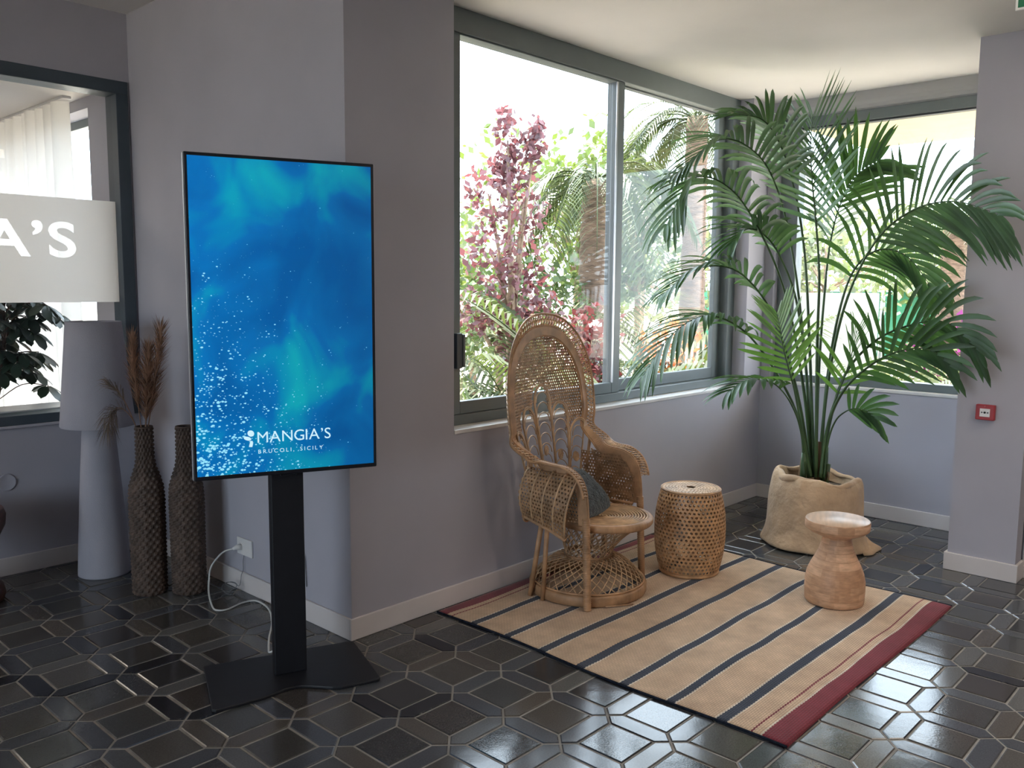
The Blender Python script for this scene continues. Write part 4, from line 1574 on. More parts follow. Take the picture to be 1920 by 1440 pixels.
        cane(b, SR, -0.12, 0.16, 0.05, 0.98, 16, 15, 0.60)
        solid(stuff(b.build('arm_apron', M['cane'], t, smooth=False)), 0.003)
        for y in (-0.12, -0.05, 0.02, 0.09, 0.16):
            MB().tube([SR(y, v) for v in np.linspace(0, 1, 9)], 0.0052, 5).build('apron_rib', pale, t)
        MB().tube([SR(y, 1.0) for y in np.linspace(-0.125, 0.165, 14)], 0.0085, 6).build('apron_lip', rat, t)
        cur = []
        for k in range(15):
            a = 2 * pi * k / 14
            q = SR(0.16, 1.0)
            cur.append((q[0] - s * 0.026 + s * 0.030 * cos(a), q[1] - 0.004, q[2] + 0.026 * sin(a) - 0.004))
        MB().tube(cur, 0.0065, 6).build('apron_scroll', rat, t)
    return t


make_chair()


# cushion
def make_cushion():
    b = MB()
    n = 28
    vs_, fs_ = [], []
    rr = random.Random(5)

    def se(u):
        return math.copysign(abs(u) ** 0.72, u)
    for side in (1, -1):
        for j in range(n + 1):
            for i in range(n + 1):
                u, v = -1 + 2 * i / n, -1 + 2 * j / n
                x, y = 0.165 * u * (1 - 0.07 * v * v), 0.135 * v * (1 - 0.07 * u * u)
                h = 0.060 * ((1 - u ** 4) * (1 - v ** 4)) ** 0.55
                h += 0.004 * rr.uniform(-1, 1) * (1 - abs(u)) ** .3
                vs_.append((x, y, side * h))
    m_ = (n + 1) ** 2
    for k in (0, 1):
        for j in range(n):
            for i in range(n):
                a = k * m_ + j * (n + 1) + i
                f = (a, a + 1, a + n + 2, a + n + 1)
                fs_.append(f if k == 0 else f[::-1])
    b.add(vs_, fs_)
    o = b.build('cushion', M['cushion'])
    bm = bmesh.new()
    bm.from_mesh(o.data)
    bmesh.ops.remove_doubles(bm, verts=bm.verts, dist=0.0006)
    bm.to_mesh(o.data)
    bm.free()
    ch = Matrix.Translation((1.195, -0.335, RUGZ)) @ Matrix.Rotation(radians(8), 4, 'Z')
    o.matrix_world = ch @ Matrix.Translation((-0.02, 0.040, 0.470)) @ Matrix.Rotation(radians(42), 4, 'X') @ Matrix.Rotation(radians(4), 4, 'Z')
    tag(o, 'dark slate knitted cushion leaning in the peacock chair', 'cushion')


make_cushion()

# ------------------------------------------------------------------ woven drum stool
t = thing('rattan_stool', 'barrel shaped woven cane stool beside the peacock chair', 'stool', (1.775, -0.560, RUGZ), 0.2)


def srad(z):
    q = (z - 0.225) / 0.225
    return 0.183 - 0.034 * abs(q) ** 2.2


b = MB()
cane(b, lambda a, z: (srad(z) * cos(a), srad(z) * sin(a), z), 0, 2 * pi, 0.022, 0.440, 48, 21, 0.66, hv=0.70)
solid(stuff(b.build('woven_side', M['stool_cane'], t, smooth=False)), 0.004)
b = MB()
for k in range(9):
    rk = 0.008 + 0.0165 * k
    if k:
        cane(b, lambda a, r: (r * cos(a), r * sin(a), 0.449 - 0.12 * (r - 0.0) ** 2.0), 0, 2 * pi, rk, rk + 0.0165, max(8, int(2 * pi * rk / 0.0165)), 1, 0.48)
solid(stuff(b.build('woven_top', M['rattan_pale'], t, smooth=False)), 0.004)
MB().tube([(0.1485 * cos(k * pi / 30), 0.1485 * sin(k * pi / 30), 0.4455) for k in range(60)], 0.007, 6, closed=True).build('top_rim', M['stool_cane'], t)
MB().tube([(0.149 * cos(k * pi / 30), 0.149 * sin(k * pi / 30), 0.010) for k in range(60)], 0.010, 8, closed=True).build('foot_ring', M['stool_cane'], t)
MB().lathe([(0.10, 0.430), (0.14, 0.432), (0.14, 0.436), (0.10, 0.436)], 36, cap0=True, cap1=True).build('inner_board', M['palm_stub'], t)

# ------------------------------------------------------------------ turned wooden side table
prof = [(0.128, 0.0), (0.133, 0.004), (0.1365, 0.02), (0.1385, 0.07), (0.137, 0.11), (0.130, 0.145), (0.116, 0.180), (0.098, 0.215), (0.082, 0.25), (0.071, 0.285), (0.066, 0.310),
        (0.066, 0.318), (0.090, 0.328), (0.128, 0.345), (0.1445, 0.358), (0.1475, 0.366), (0.1475, 0.396), (0.145, 0.401)]
t = thing('wooden_side_table', 'turned pale wood side table shaped like a pawn on the rug', 'side table', (1.872, -1.305, RUGZ), 0.4)
MB().lathe(prof, 64, cap1=False).build('turned_body', M['wood'], t)
MB().lathe([(0.145, 0.401), (0.142, 0.4035), (0.002, 0.4035)], 64, cap0=False, cap1=True).build('table_top', M['wood_top'], t)

# dark wooden piece at the far left, mostly outside the picture
t = thing('carved_stool', 'dark reddish wooden stool at the far left edge', 'stool', (-1.005, 1.660, 0), 0)
MB().lathe([(0.13, 0.0), (0.165, 0.004), (0.172, 0.03), (0.165, 0.07), (0.12, 0.12), (0.095, 0.17), (0.10, 0.22), (0.15, 0.29), (0.185, 0.36), (0.19, 0.41), (0.18, 0.44)], 40, cap1=False).build('stool_body', M['darkwood'], t)
MB().lathe([(0.18, 0.44), (0.172, 0.447), (0.005, 0.440)], 40, cap0=False).build('stool_top', M['darkwood'], t)

# ------------------------------------------------------------------ burlap sack planter
PX, PY = 2.760, -0.815
t = thing('burlap_planter', 'plant pot wrapped in a slouching beige burlap sack', 'planter', (PX, PY, 0))
b = MB()
n = 72
rr = random.Random(11)
vs_, fs_ = [], []
keys = [(0.004, 0.285), (0.012, 0.300), (0.030, 0.298), (0.060, 0.284), (0.12, 0.274), (0.20, 0.270), (0.28, 0.268), (0.34, 0.262), (0.385, 0.252), (0.410, 0.240), (0.418, 0.226), (0.408, 0.212), (0.385, 0.205), (0.35, 0.20)]
for j, (z, r) in enumerate(keys):
    for i in range(n):
        a = 2 * pi * i / n
        low = max(0, 1 - z / 0.12)
        hi_ = max(0, (z - 0.25) / 0.16)
        k = 1 + 0.018 * sin(3 * a + 1 + z * 6) + 0.016 * sin(7 * a + z * 14) * (0.3 + low) + 0.012 * sin(13 * a - z * 22) * (0.3 + hi_) + 0.05 * low * max(0, cos(a + 1.05)) ** 3 + 0.014 * sin(9 * a + 4 * sin(z * 11 + a)) * (0.4 + hi_) + 0.010 * sin(z * 60 + 3 * a) * low
        # slumped rim: higher at the back left, sagging front right
        dz = hi_ * (0.018 * cos(a - 2.2) + 0.007 * sin(4 * a + 0.7) + 0.006 * sin(9 * a))
        vs_.append((r * k * cos(a), r * k * sin(a), z + dz))
for j in range(len(keys) - 1):
    for i in range(n):
        fs_.append((j * n + i, j * n + (i + 1) % n, (j + 1) * n + (i + 1) % n, (j + 1) * n + i))
fs_.append(tuple(range(n))[::-1])
b.add(vs_, fs_)
o = b.build('sack', M['burlap'], t)
md = o.modifiers.new('smooth', 'SUBSURF')
md.levels = md.render_levels = 1
# rolled fold of the rim
pts = []
for i in range(40):
    a = 2 * pi * i / 40
    pts.append(((0.222 + 0.012 * sin(5 * a)) * cos(a), (0.222 + 0.012 * sin(5 * a)) * sin(a), 0.405 + 0.018 * cos(a - 2.2) + 0.007 * sin(4 * a + 0.7) + 0.005 * sin(9 * a)))
MB().tube(pts, [0.017 + 0.006 * sin(3 * 2 * pi * i / 40) for i in range(40)], 8, closed=True).build('rolled_rim', M['burlap'], t)
MB().lathe([(0.215, 0.335), (0.12, 0.35), (0.001, 0.36)], 32, cap0=False).build('soil', M['soil'], t)
# cloth end trailing on the floor
b = MB()
vs_, fs_ = [], []
for j in range(5):
    for i in range(15):
        a = -1.75 + 1.2 * i / 14
        r = 0.275 + 0.022 * j * (0.55 + 0.45 * sin(pi * i / 14)) + (0.008 * sin(i * 1.1) if j > 1 else 0)
        z = 0.040 * math.exp(-j * 0.5) + 0.008 * sin(i * 0.9 + j) * (1 if 0 < j < 4 else 0) + 0.010
        if j == 4:
            z = 0.006
        vs_.append((r * cos(a), r * sin(a), z))
for j in range(4):
    for i in range(14):
        k = j * 15 + i
        fs_.append((k, k + 1, k + 16, k + 15))
b.add(vs_, fs_)
solid(b.build('trailing_cloth', M['burlap'], t), 0.006)

# ------------------------------------------------------------------ kentia palm
FRONDS = {
    'F1': [(2.679, -0.799, 0.408), (2.618, -0.753, 0.74), (2.515, -0.674, 0.99), (2.314, -0.563, 1.251), (2.09, -0.453, 1.351), (1.861, -0.37, 1.259), (1.69, -0.297, 1.035)],
    'F2': [(2.688, -0.808, 0.408), (2.677, -0.728, 0.826), (2.591, -0.648, 1.199), (2.487, -0.57, 1.444), (2.336, -0.454, 1.609), (2.148, -0.326, 1.606), (1.961, -0.224, 1.457)],
    'F3': [(2.74, -0.792, 0.398), (2.747, -0.72, 0.882), (2.672, -0.621, 1.444), (2.507, -0.531, 1.808), (2.315, -0.432, 2.053), (2.088, -0.328, 2.099), (1.87, -0.289, 1.814)],
    'F4': [(2.763, -0.788, 0.393), (2.813, -0.698, 1.002), (2.814, -0.595, 1.633), (2.737, -0.52, 2.037), (2.573, -0.452, 2.271), (2.341, -0.339, 2.338), (2.056, -0.217, 2.119)],
    'F5': [(2.748, -0.801, 0.398), (2.79, -0.72, 1.163), (2.812, -0.651, 1.726), (2.75, -0.597, 2.094), (2.666, -0.541, 2.333), (2.562, -0.482, 2.46), (2.424, -0.405, 2.48)],
    'F6': [(2.661, -0.851, 0.419), (2.674, -0.816, 1.173), (2.684, -0.805, 1.567), (2.675, -0.776, 1.867), (2.679, -0.736, 2.137), (2.689, -0.717, 2.318), (2.71, -0.712, 2.483)],
    'F7': [(2.717, -0.84, 0.409), (2.729, -0.865, 0.958), (2.704, -0.954, 1.419), (2.637, -1.123, 1.751), (2.575, -1.327, 1.905), (2.455, -1.564, 1.928), (2.326, -1.81, 1.839)],
    'F8': [(2.77, -0.824, 0.398), (2.822, -0.82, 0.947), (2.821, -0.87, 1.355), (2.824, -0.948, 1.614), (2.808, -1.091, 1.721), (2.81, -1.249, 1.669), (2.795, -1.416, 1.455)],
    'F9': [(2.73, -0.853, 0.409), (2.74, -0.884, 0.742), (2.725, -0.968, 1.028), (2.698, -1.129, 1.218), (2.678, -1.313, 1.313), (2.653, -1.505, 1.334), (2.598, -1.69, 1.196)],
    'F10': [(2.658, -0.877, 0.424), (2.681, -0.897, 0.719), (2.656, -0.983, 0.928), (2.657, -1.109, 1.072), (2.618, -1.273, 1.171), (2.63, -1.429, 1.193), (2.609, -1.569, 1.107)],
    'F11': [(2.673, -0.893, 0.424), (2.674, -0.905, 0.628), (2.663, -0.946, 0.757), (2.657, -1.003, 0.819), (2.65, -1.065, 0.844), (2.649, -1.124, 0.838), (2.645, -1.185, 0.801)],
    'F12': [(2.615, -0.802, 0.419), (2.603, -0.775, 0.683), (2.498, -0.752, 0.86), (2.404, -0.707, 0.964), (2.299, -0.662, 0.999), (2.201, -0.617, 0.993), (2.101, -0.577, 0.939)],
    'F13': [(2.8, -0.785, 0.387), (2.863, -0.751, 1.003), (2.919, -0.738, 1.445), (2.917, -0.759, 1.758), (2.926, -0.804, 1.988), (2.952, -0.879, 2.152), (2.95, -1.012, 2.23)],
    'F14': [(2.588, -0.853, 0.441), (2.482, -0.829, 0.734), (2.444, -0.8, 0.93), (2.411, -0.772, 1.065), (2.399, -0.74, 1.182), (2.395, -0.719, 1.285), (2.39, -0.699, 1.373)],
    'F15': [(2.692, -0.885, 0.42), (2.674, -0.895, 0.689), (2.682, -0.922, 0.844), (2.71, -0.959, 0.983), (2.722, -0.985, 1.09), (2.726, -1.003, 1.181), (2.735, -1.012, 1.271)],
    'F16': [(2.731, -0.783, 0.398), (2.784, -0.71, 1.005), (2.756, -0.637, 1.444), (2.663, -0.571, 1.691), (2.562, -0.516, 1.811), (2.451, -0.466, 1.838), (2.336, -0.432, 1.744)],
}
# start of the blade along the stem, number of leaflet pairs, leaflet length, spread turned about the stem, droop, young
FP = {'F7': (0.50, 20, 0.40, 62, 0.55, 0), 'F1': (0.50, 20, 0.34, 25, 0.70, 0), 'F3': (0.50, 22, 0.38, 30, 0.75, 0), 'F6': (0.50, 20, 0.40, 70, 0.12, 0), 'F9': (0.46, 17, 0.34, 55, 0.55, 0),
      'F2': (0.50, 20, 0.32, 35, 0.55, 0), 'F8': (0.46, 16, 0.36, 60, 0.80, 0), 'F10': (0.42, 14, 0.28, 55, 0.35, 0), 'F4': (0.55, 22, 0.36, 35, 0.55, 0), 'F5': (0.52, 20, 0.32, 30, 0.45, 0),
      'F13': (0.50, 20, 0.36, 60, 0.30, 0), 'F16': (0.50, 18, 0.32, 50, 0.55, 0), 'F14': (0.40, 14, 0.26, 75, 0.10, 1), 'F15': (0.40, 12, 0.26, 75, 0.15, 1), 'F11': (0.55, 8, 0.20, 60, 0.40, 0), 'F12': (0.45, 12, 0.24, 30, 0.55, 0)}


def leaflet_geo(root, d, side_n, ln, wd, droop, rr):
    """narrow folded blade: 7 stations, V section"""
    vs_, fs_ = [], []
    p = np.array(root)
    d = unit(d)
    K = 7
    for k in range(K):
        s = k / (K - 1)
        wk = wd * (0.35 + 1.0 * sin(pi * min(1, s * 0.86 + 0.10)) ** 0.8) * (1 if s < 0.98 else 0.08)
        if k == K - 1:
            wk = 0.0008
        x = unit(np.cross(d, side_n))
        nrm = unit(np.cross(x, d))
        vs_ += [p - x * wk + nrm * wk * 0.30, p, p + x * wk + nrm * wk * 0.30]
        d = unit(d + np.array((0, 0, -1.0)) * droop * (0.10 + 0.26 * s))
        p = p + d * ln / (K - 1)
    for k in range(K - 1):
        a = k * 3
        fs_ += [(a, a + 1, a + 4, a + 3), (a + 1, a + 2, a + 5, a + 4)]
    return vs_, fs_


def clampw(p):
    """keep leaf points inside the room corner"""
    x, y, z = p
    y = min(y, -0.018)
    x = min(x, LX - 0.02)
    if y < -1.50:
        x = min(x, 2.785)
    return (x, y, min(z, ZN - 0.01))


def make_palm():
    t = thing('kentia_palm', 'tall green kentia palm growing in the burlap planter', 'palm', (PX, PY, 0.36))
    base = np.array((PX, PY, 0.36))
    rr = random.Random(21)
    single = 0
    rest_ = MB()
    for name in FP:
        b0, npair, L0, roll, droop, young = FP[name]
        P = catmull(FRONDS[name], 10)
        m_ = len(P)
        lw = M['palm_leaf_young'] if young else M['palm_leaf']
        r0 = 0.011 if not young else 0.008
        if name in ('F11', 'F12'):
            r0 = 0.007
        st = MB().tube([p - base for p in P], [max(0.0016, r0 * (1 - 0.88 * i / m_)) for i in range(m_)], 6).build('frond', M['palm_stem'], t)
        for k in range(npair):
            s = b0 + (1 - b0) * (k + 0.3) / npair
            f = s * (m_ - 1)
            i = min(int(f), m_ - 2)
            p = P[i] + (P[i + 1] - P[i]) * (f - i)
            tg = unit(P[i + 1] - P[i])
            side = np.cross(tg, (0, 0, 1.0))
            if np.linalg.norm(side) < 0.25:
                side = side + np.array((0.68, -0.73, 0)) * 0.5
            side = unit(side - tg * (side @ tg))
            up = unit(np.cross(side, tg))
            if up[2] < 0:
                up = -up
            q = (s - b0) / (1 - b0)
            ang = radians(62 - 34 * q + rr.uniform(-5, 5))
            ln = L0 * (0.62 + 0.75 * sin(pi * min(1, 0.16 + q * 0.80))) * rr.uniform(0.9, 1.08) * (0.55 if q > .95 else 1)
            ln *= 0.82
            for sg in (-1, 1):
                rl = radians(roll) * rr.uniform(0.75, 1.2)
                lat = side * sg * cos(rl * 0.55) + up * sin(rl * 0.55) * (0.75 if sg > 0 else 0.75)
                if roll > 50:     # blade turned on edge: one row stands up, the other hangs
                    lat = side * cos(radians(90 - roll) * 0 + radians(roll)) * sg + up * sin(radians(roll)) * sg
                    lat = unit(lat + up * 0.18)
                d = tg * cos(ang) + unit(lat) * sin(ang)
                dr = droop * rr.uniform(0.7, 1.3)
                vs_, fs_ = leaflet_geo(p, d, up if roll <= 50 else unit(side + up * .2), ln, 0.0112 * (0.8 if young else 1) * rr.uniform(.85, 1.1), dr, rr)
                vs_ = [np.array(clampw(v)) - base for v in vs_]
                if single < 300 and name not in ('F11', 'F12', 'F14', 'F15'):
                    single += 1
                    MB().add(vs_, fs_).build('leaflet', lw, st)
                elif young:
                    MB().add(vs_, fs_).build('young_leaflet', lw, st)
                else:
                    rest_.add(vs_, fs_)
    stuff(rest_.build('remaining_leaflets', M['palm_leaf'], t))
    for k, (x, y, h, r) in enumerate(((-0.13, 0.03, 0.20, 0.020), (-0.05, -0.02, 0.26, 0.018), (0.02, -0.03, 0.22, 0.022), (-0.09, 0.06, 0.17, 0.016), (-0.02, -0.06, 0.13, 0.020))):
        MB().tube([(x, y, -0.03), (x + .004, y, h * 0.5), (x + 0.012 * (k - 2) * 0.5, y - .006, h)], [r, r * .9, r * .75], 9).build('stem_sheath', M['palm_stub'] if k % 2 else M['palm_stem'], t)
    MB().tube([(-0.02, -0.05, 0.0), (-0.06, -0.09, 0.09), (-0.10, -0.11, 0.05)], [0.004, 0.006, 0.003], 5).build('dry_leaf_base', M['palm_stub'], t)


make_palm()

# ------------------------------------------------------------------ alarm call point, exit sign, wall plate
t = thing('fire_alarm_button', 'small red fire alarm call point on the pier', 'alarm', (2.81, -1.678, 0.872))
bevel(MB().box((-0.030, -0.045, -0.040), (-0.0005, 0.045, 0.040)).build('red_housing', M['red_plastic'], t, smooth=False), 0.005, 3)
bevel(MB().box((-0.0325, -0.024, -0.022), (-0.0295, 0.024, 0.020)).build('white_plate', M['white_plastic'], t, smooth=False), 0.001)
MB().lathe([(0.0055, 0), (0.0055, 0.002)], 14).build('black_dot', M['black'], t, (-0.0325, 0.0, 0.0), (0, radians(-90), 0))
for s in (-1, 1):
    MB().add([(-0.0332, s * 0.017, 0.005), (-0.0332, s * 0.017, -0.005), (-0.0332, s * 0.008, 0.0)], [(0, 1, 2) if s > 0 else (0, 2, 1)]).build('black_arrow', M['black'], t, smooth=False)
MB().lathe([(0.005, 0), (0.005, 0.0015), (0.003, 0.002)], 12).build('top_lamp', mat('indicator', (0.45, 0.1, 0.1), 0.3), t, (-0.0302, 0.0, 0.031), (0, radians(-90), 0))

t = thing('exit_sign', 'green hanging exit sign with white border at the top right', 'sign', (1.42, -2.028, 2.484))
bar('sign_panel', (-0.010, -0.36, 0.0), (0.010, 0.0, 0.18), M['white_plastic'], t)
for s in (-1, 1):
    MB().box((s * 0.0101, -0.351, 0.009), (s * 0.0112, -0.009, 0.171)).build('green_face', M['green_sign'], t, smooth=False)
for y in (-0.30, -0.06):
    MB().tube([(0, y, 0.18), (0, y, ZN - 2.484)], 0.004, 6).build('hanger', M['silver'], t)

t = thing('round_wall_plate', 'round blank cover plate low on the wall at far left', 'wall plate', (-0.712, DY, 0.486))
MB().lathe([(0.045, 0.0), (0.045, 0.004), (0.041, 0.007), (0.038, 0.0055), (0.002, 0.006)], 32).build('cover_disc', M['wall'], t, (0, -0.0004, 0), (radians(90), 0, 0))

# ------------------------------------------------------------------ office behind the interior window
sbox('floor', (-4.2, DY + 0.12, -0.3), (0.0, 6.2, 0.0), M['office_floor'])['label'] = 'office floor beyond the interior window'
sbox('ceiling', (-4.2, DY + 0.12, 2.60), (0.25, 6.2, 3.2), M['ceiling'])['label'] = 'white office ceiling beyond the interior window'
wall_hole('wall_office', 'x', 0.0, 0.25, 2.46, 6.2, -0.3, 2.62, 2.52, 5.7, 0.12, 2.535, M['wall'])['label'] = 'office outer wall with a tall window'
sbox('wall_office_end', (-4.2, 6.2, 0), (0.25, 6.45, 3.1), M['wall'])['label'] = 'far office wall'
sbox('wall_office_side', (-4.45, DY + 0.12, 0), (-4.2, 6.45, 3.1), M['wall'])['label'] = 'left office wall'
office_ceiling = [o_ for o_ in COL.objects if o_.name.startswith('ceiling')][-1]
for lx, ly in ((-1.5, 3.1), (-1.5, 4.6), (-2.9, 3.1), (-2.9, 4.6)):  # unseen glowing panels added to brighten the office and the frosted band
    MB().box((lx - .32, ly - .32, 2.588), (lx + .32, ly + .32, 2.60)).build('fill_panel_frame', M['white_plastic'], office_ceiling, smooth=False)
    MB().box((lx - .30, ly - .30, 2.584), (lx + .30, ly + .30, 2.588)).build('fill_panel', _lm, office_ceiling, smooth=False)
W4 = struct_empty('window_4', 'tall bright office window behind the curtain')
for y in (2.52, 4.08, 5.64):
    bar('mullion', (0.13, y, 0.12), (0.19, y + 0.06, 2.535), M['frame'], W4)
for z in (0.12, 2.485):
    bar('rail', (0.13, 2.58, z), (0.19, 5.64, z + 0.05), M['frame'], W4)
for y in (2.58, 4.14):
    MB().box((0.157, y, 0.17), (0.163, y + 1.5, 2.485)).build('pane', M['glass'], W4, smooth=False)


def curtain():
    b = MB()
    vs_, fs_ = [], []
    n, m_ = 260, 26
    y0, y1 = 2.66, 6.0
    rr = random.Random(9)
    ph = [rr.uniform(0, 6.28) for _ in range(5)]
    for j in range(m_ + 1):
        z = 2.585 - 2.56 * j / m_
        for i in range(n + 1):
            y = y0 + (y1 - y0) * i / n
            q = j / m_
            fold = sin(y * 42 + ph[0] + 1.2 * sin(y * 5.1 + ph[1])) * (0.026 + 0.010 * q) + 0.012 * sin(y * 17 + ph[2] + q * 1.2)
            yy = y - 0.10 * q * math.exp(-(y - y0) * 3)
            vs_.append((-0.085 + fold, yy + 0.012 * sin(y * 42 + 1.57 + ph[0]), z))
    for j in range(m_):
        for i in range(n):
            a = j * (n + 1) + i
            fs_.append((a, a + 1, a + n + 2, a + n + 1))
    b.add(vs_, fs_)
    t = thing('sheer_curtain', 'white pleated sheer curtain across the office window', 'curtain')
    b.build('curtain_cloth', M['curtain'], t)
    bar('curtain_track', (-0.11, 2.60, 2.585), (-0.06, 6.05, 2.60), M['white_plastic'], t, 0.002)


curtain()


def umbrella_plant():
    t = thing('umbrella_plant', 'dark leafy umbrella plant inside the office window', 'plant', (-0.60, 2.70, 0))
    rr = random.Random(31)
    MB().lathe([(0.10, 0.0), (0.12, 0.004), (0.155, 0.30), (0.16, 0.32), (0.145, 0.32), (0.14, 0.27), (0.002, 0.27)], 32).build('planter', M['terracotta'], t)
    trunk = catmull([(0, 0, 0.26), (0.03, -0.02, 0.60), (0.10, -0.03, 0.95), (0.14, -0.02, 1.25), (0.12, -0.03, 1.50)], 8)
    MB().tube(trunk, [0.014 - 0.008 * i / len(trunk) for i in range(len(trunk))], 7).build('trunk', M['twig'], t)
    heads = []
    for k in range(84):
        z = rr.uniform(0.98, 1.60)
        a = rr.uniform(0, 2 * pi)
        ro = rr.uniform(0.10, 0.30) * (1.15 if 1.1 < z < 1.45 else 0.9)
        heads.append((0.09 + ro * cos(a) * 1.15, -0.02 + ro * sin(a) * 0.8, z))
    heads += [(0.33, -0.10, 0.90), (0.06, -0.12, 0.98), (0.30, -0.02, 1.42), (-0.12, -0.1, 1.12)]
    for hx, hy, hz in heads:
        src = min(trunk, key=lambda p: abs(p[2] - (hz - 0.10)))
        c = np.array((hx, hy, hz))
        st = MB().tube(catmull([src, (src + c) / 2 + np.array((0, 0, 0.05)), c], 4), 0.0028, 4).build('leaf_stalk', M['twig'], t)
        tilt = unit(np.array((hx - 0.09, hy, 0)) + np.array((0, 0, 0.9)))
        x = unit(np.cross(tilt, (0.3, 0.8, 0.1)))
        y = np.cross(tilt, x)
        nl = rr.choice((6, 7, 8))
        for i in range(nl):
            a = 2 * pi * i / nl + rr.uniform(-.2, .2)
            d = unit(x * cos(a) + y * sin(a) - tilt * 0.15)
            ln = rr.uniform(0.085, 0.125)
            w_ = unit(np.cross(d, tilt)) * ln * 0.27
            p0, dn = c, np.array((0, 0, -1.0))
            pts = []
            for s, wk in ((0.18, 0.15), (0.40, 0.75), (0.65, 1.0), (0.88, 0.75), (1.0, 0.1)):
                q = p0 + d * ln * s + dn * ln * 0.45 * s * s
                pts += [q - w_ * wk, q + dn * 0.004, q + w_ * wk]
            MB().add(pts, [f for k in range(4) for f in ((k * 3, k * 3 + 1, k * 3 + 4, k * 3 + 3), (k * 3 + 1, k * 3 + 2, k * 3 + 5, k * 3 + 4))]).build('leaf', M['scheff'], st)
    return t


umbrella_plant()
t = thing('desk_card', 'small white printed card standing behind the interior window', 'card', (-0.735, 2.125, 0.835))
bevel(MB().box((-0.075, -0.004, 0.0), (0.062, 0.004, 0.165)).build('card_sheet', M['paper'], t, smooth=False), 0.001)
for k, z in enumerate((0.06, 0.075, 0.09)):
    MB().box((-0.03, -0.0046, z), (0.045 - 0.012 * k, -0.0041, z + 0.003)).build('print_line', M['print'], t, smooth=False)
bar('window_ledge', (-3.5, DY + 0.13, 0.80), (-0.02, DY + 0.36, 0.833), M['sill'], W3)

# ------------------------------------------------------------------ outside: ground and eaves
GZ = -0.30
o = MB().add([(-60, -60, GZ), (70, -60, GZ), (70, 70, GZ), (-60, 70, GZ)], [(0, 1, 2, 3)]).build('ground', M['ground'], smooth=False)
structure(o, 'pale gravel ground of the garden')
o = MB().box((-8.5, -8.0, 3.18), (4.95, 0.30, 3.34)).build('roof_slab', M['soffit'], smooth=False)
structure(o, 'flat roof over the room')
o = MB().box((0.26, 0.30, 3.10), (4.95, 0.96, 3.24)).build('sun_block_eave', M['soffit'], smooth=False)  # added overhang, out of view, sized to stop direct sun entering the window
structure(o, 'unseen roof edge added to keep sun out of the wide window')
o = MB().box((LX + 0.25, -4.0, 2.80), (LX + 2.5, 0.30, 2.98)).build('porch_ceiling', M['soffit'], smooth=False)
structure(o, 'cream porch ceiling outside the window behind the palm')


# ------------------------------------------------------------------ garden plants
def leaves(b, c, R, n, size, rr, shell=0.35, aspect=0.6):
    for _ in range(n):
        while True:
            v = np.array([rr.uniform(-1, 1) for _ in range(3)])
            d = np.linalg.norm(v)
            if shell < d < 1:
                break
        p = np.array(c) + v * np.array(R)
        a = unit([rr.gauss(0, 1) for _ in range(3)])
        w_ = unit(np.cross(a, [rr.gauss(0, 1) for _ in range(3)]))
        s = size * rr.uniform(0.6, 1.3)
        b.add([p - a * s, p + w_ * s * aspect, p + a * s, p - w_ * s * aspect], [(0, 1, 2, 3)])


def tree(name, label, base, height, clumps, nleaf, size, lm, cat='tree', trunk_r=0.07, seed=1, group='garden trees and shrubs outside'):
    rr = random.Random(seed)
    t = thing(name, label, cat, base, 0, group)
    tp = catmull([(0, 0, 0), (rr.uniform(-.1, .1), rr.uniform(-.1, .1), height * 0.4), (rr.uniform(-.15, .15), rr.uniform(-.15, .15), height * 0.8)], 5)
    MB().tube(tp, [trunk_r * (1 - 0.6 * i / len(tp)) for i in range(len(tp))], 7).build('trunk', M['bark'], t)
    b = MB()
    for c, R in clumps:
        src = tp[int(len(tp) * 0.55)]
        MB().tube(catmull([src, (np.array(c) + src) / 2 + np.array((0, 0, .1)), c], 3), [trunk_r * .4] * 3 + [trunk_r * .28] * 3 + [trunk_r * .12], 5).build('branch', M['bark'], t)
        leaves(b, c, R, nleaf, size, rr)
    stuff(b.build('foliage', lm, t, smooth=False))
    return t


def cl(rr, n, cx, cy, cz, sx, sy, sz, r):
    return [((cx + rr.uniform(-sx, sx), cy + rr.uniform(-sy, sy), cz + rr.uniform(-sz, sz)), (r * rr.uniform(.7, 1.2),) * 3) for _ in range(n)]


rg_ = random.Random(77)
# purple-leaved plum right outside the wide window
plum_cl = [((-.05, .02, 3.30), (.16, .16, .42)), ((.28, -.05, 3.30), (.13, .13, .30)), ((-.25, .1, 2.75), (.28, .28, .36)), ((.18, 0, 2.7), (.30, .30, .38)), ((-.30, 0, 2.15), (.34, .30, .36)),
           ((.22, .05, 2.05), (.36, .32, .40)), ((-.10, -.1, 1.65), (.38, .32, .36)), ((.34, -.1, 1.50), (.30, .30, .30)), ((-.42, .1, 1.55), (.26, .26, .26)), ((.05, .1, 3.0), (.2, .2, .3)), ((0.1, -.1, 1.15), (.40, .3, .28))]
tree('plum_tree', 'purple leaved plum tree outside the wide window', (4.55, 3.33, GZ), 2.6, plum_cl, 150, 0.048, M['plum'], seed=2)
tree('garden_tree', 'light green leafy tree behind the plum tree', (6.36, 5.72, GZ), 2.6, cl(rg_, 9, 0, 0, 2.0, .7, .7, .8, .75), 190, 0.065, M['leaf_lime'], seed=3)
tree('garden_tree', 'tall yellow green tree between plum and palm trunk', (8.98, 6.05, GZ), 4.0, cl(rg_, 12, 0, 0, 2.7, .9, .9, 1.1, .85), 200, 0.075, M['leaf_lime'], seed=4)
tree('garden_tree', 'dull green tree beside the left edge of the right pane', (8.88, 4.70, GZ), 3.4, cl(rg_, 9, 0, 0, 2.6, .45, .45, .7, .60), 180, 0.065, M['leaf_mid'], seed=5)
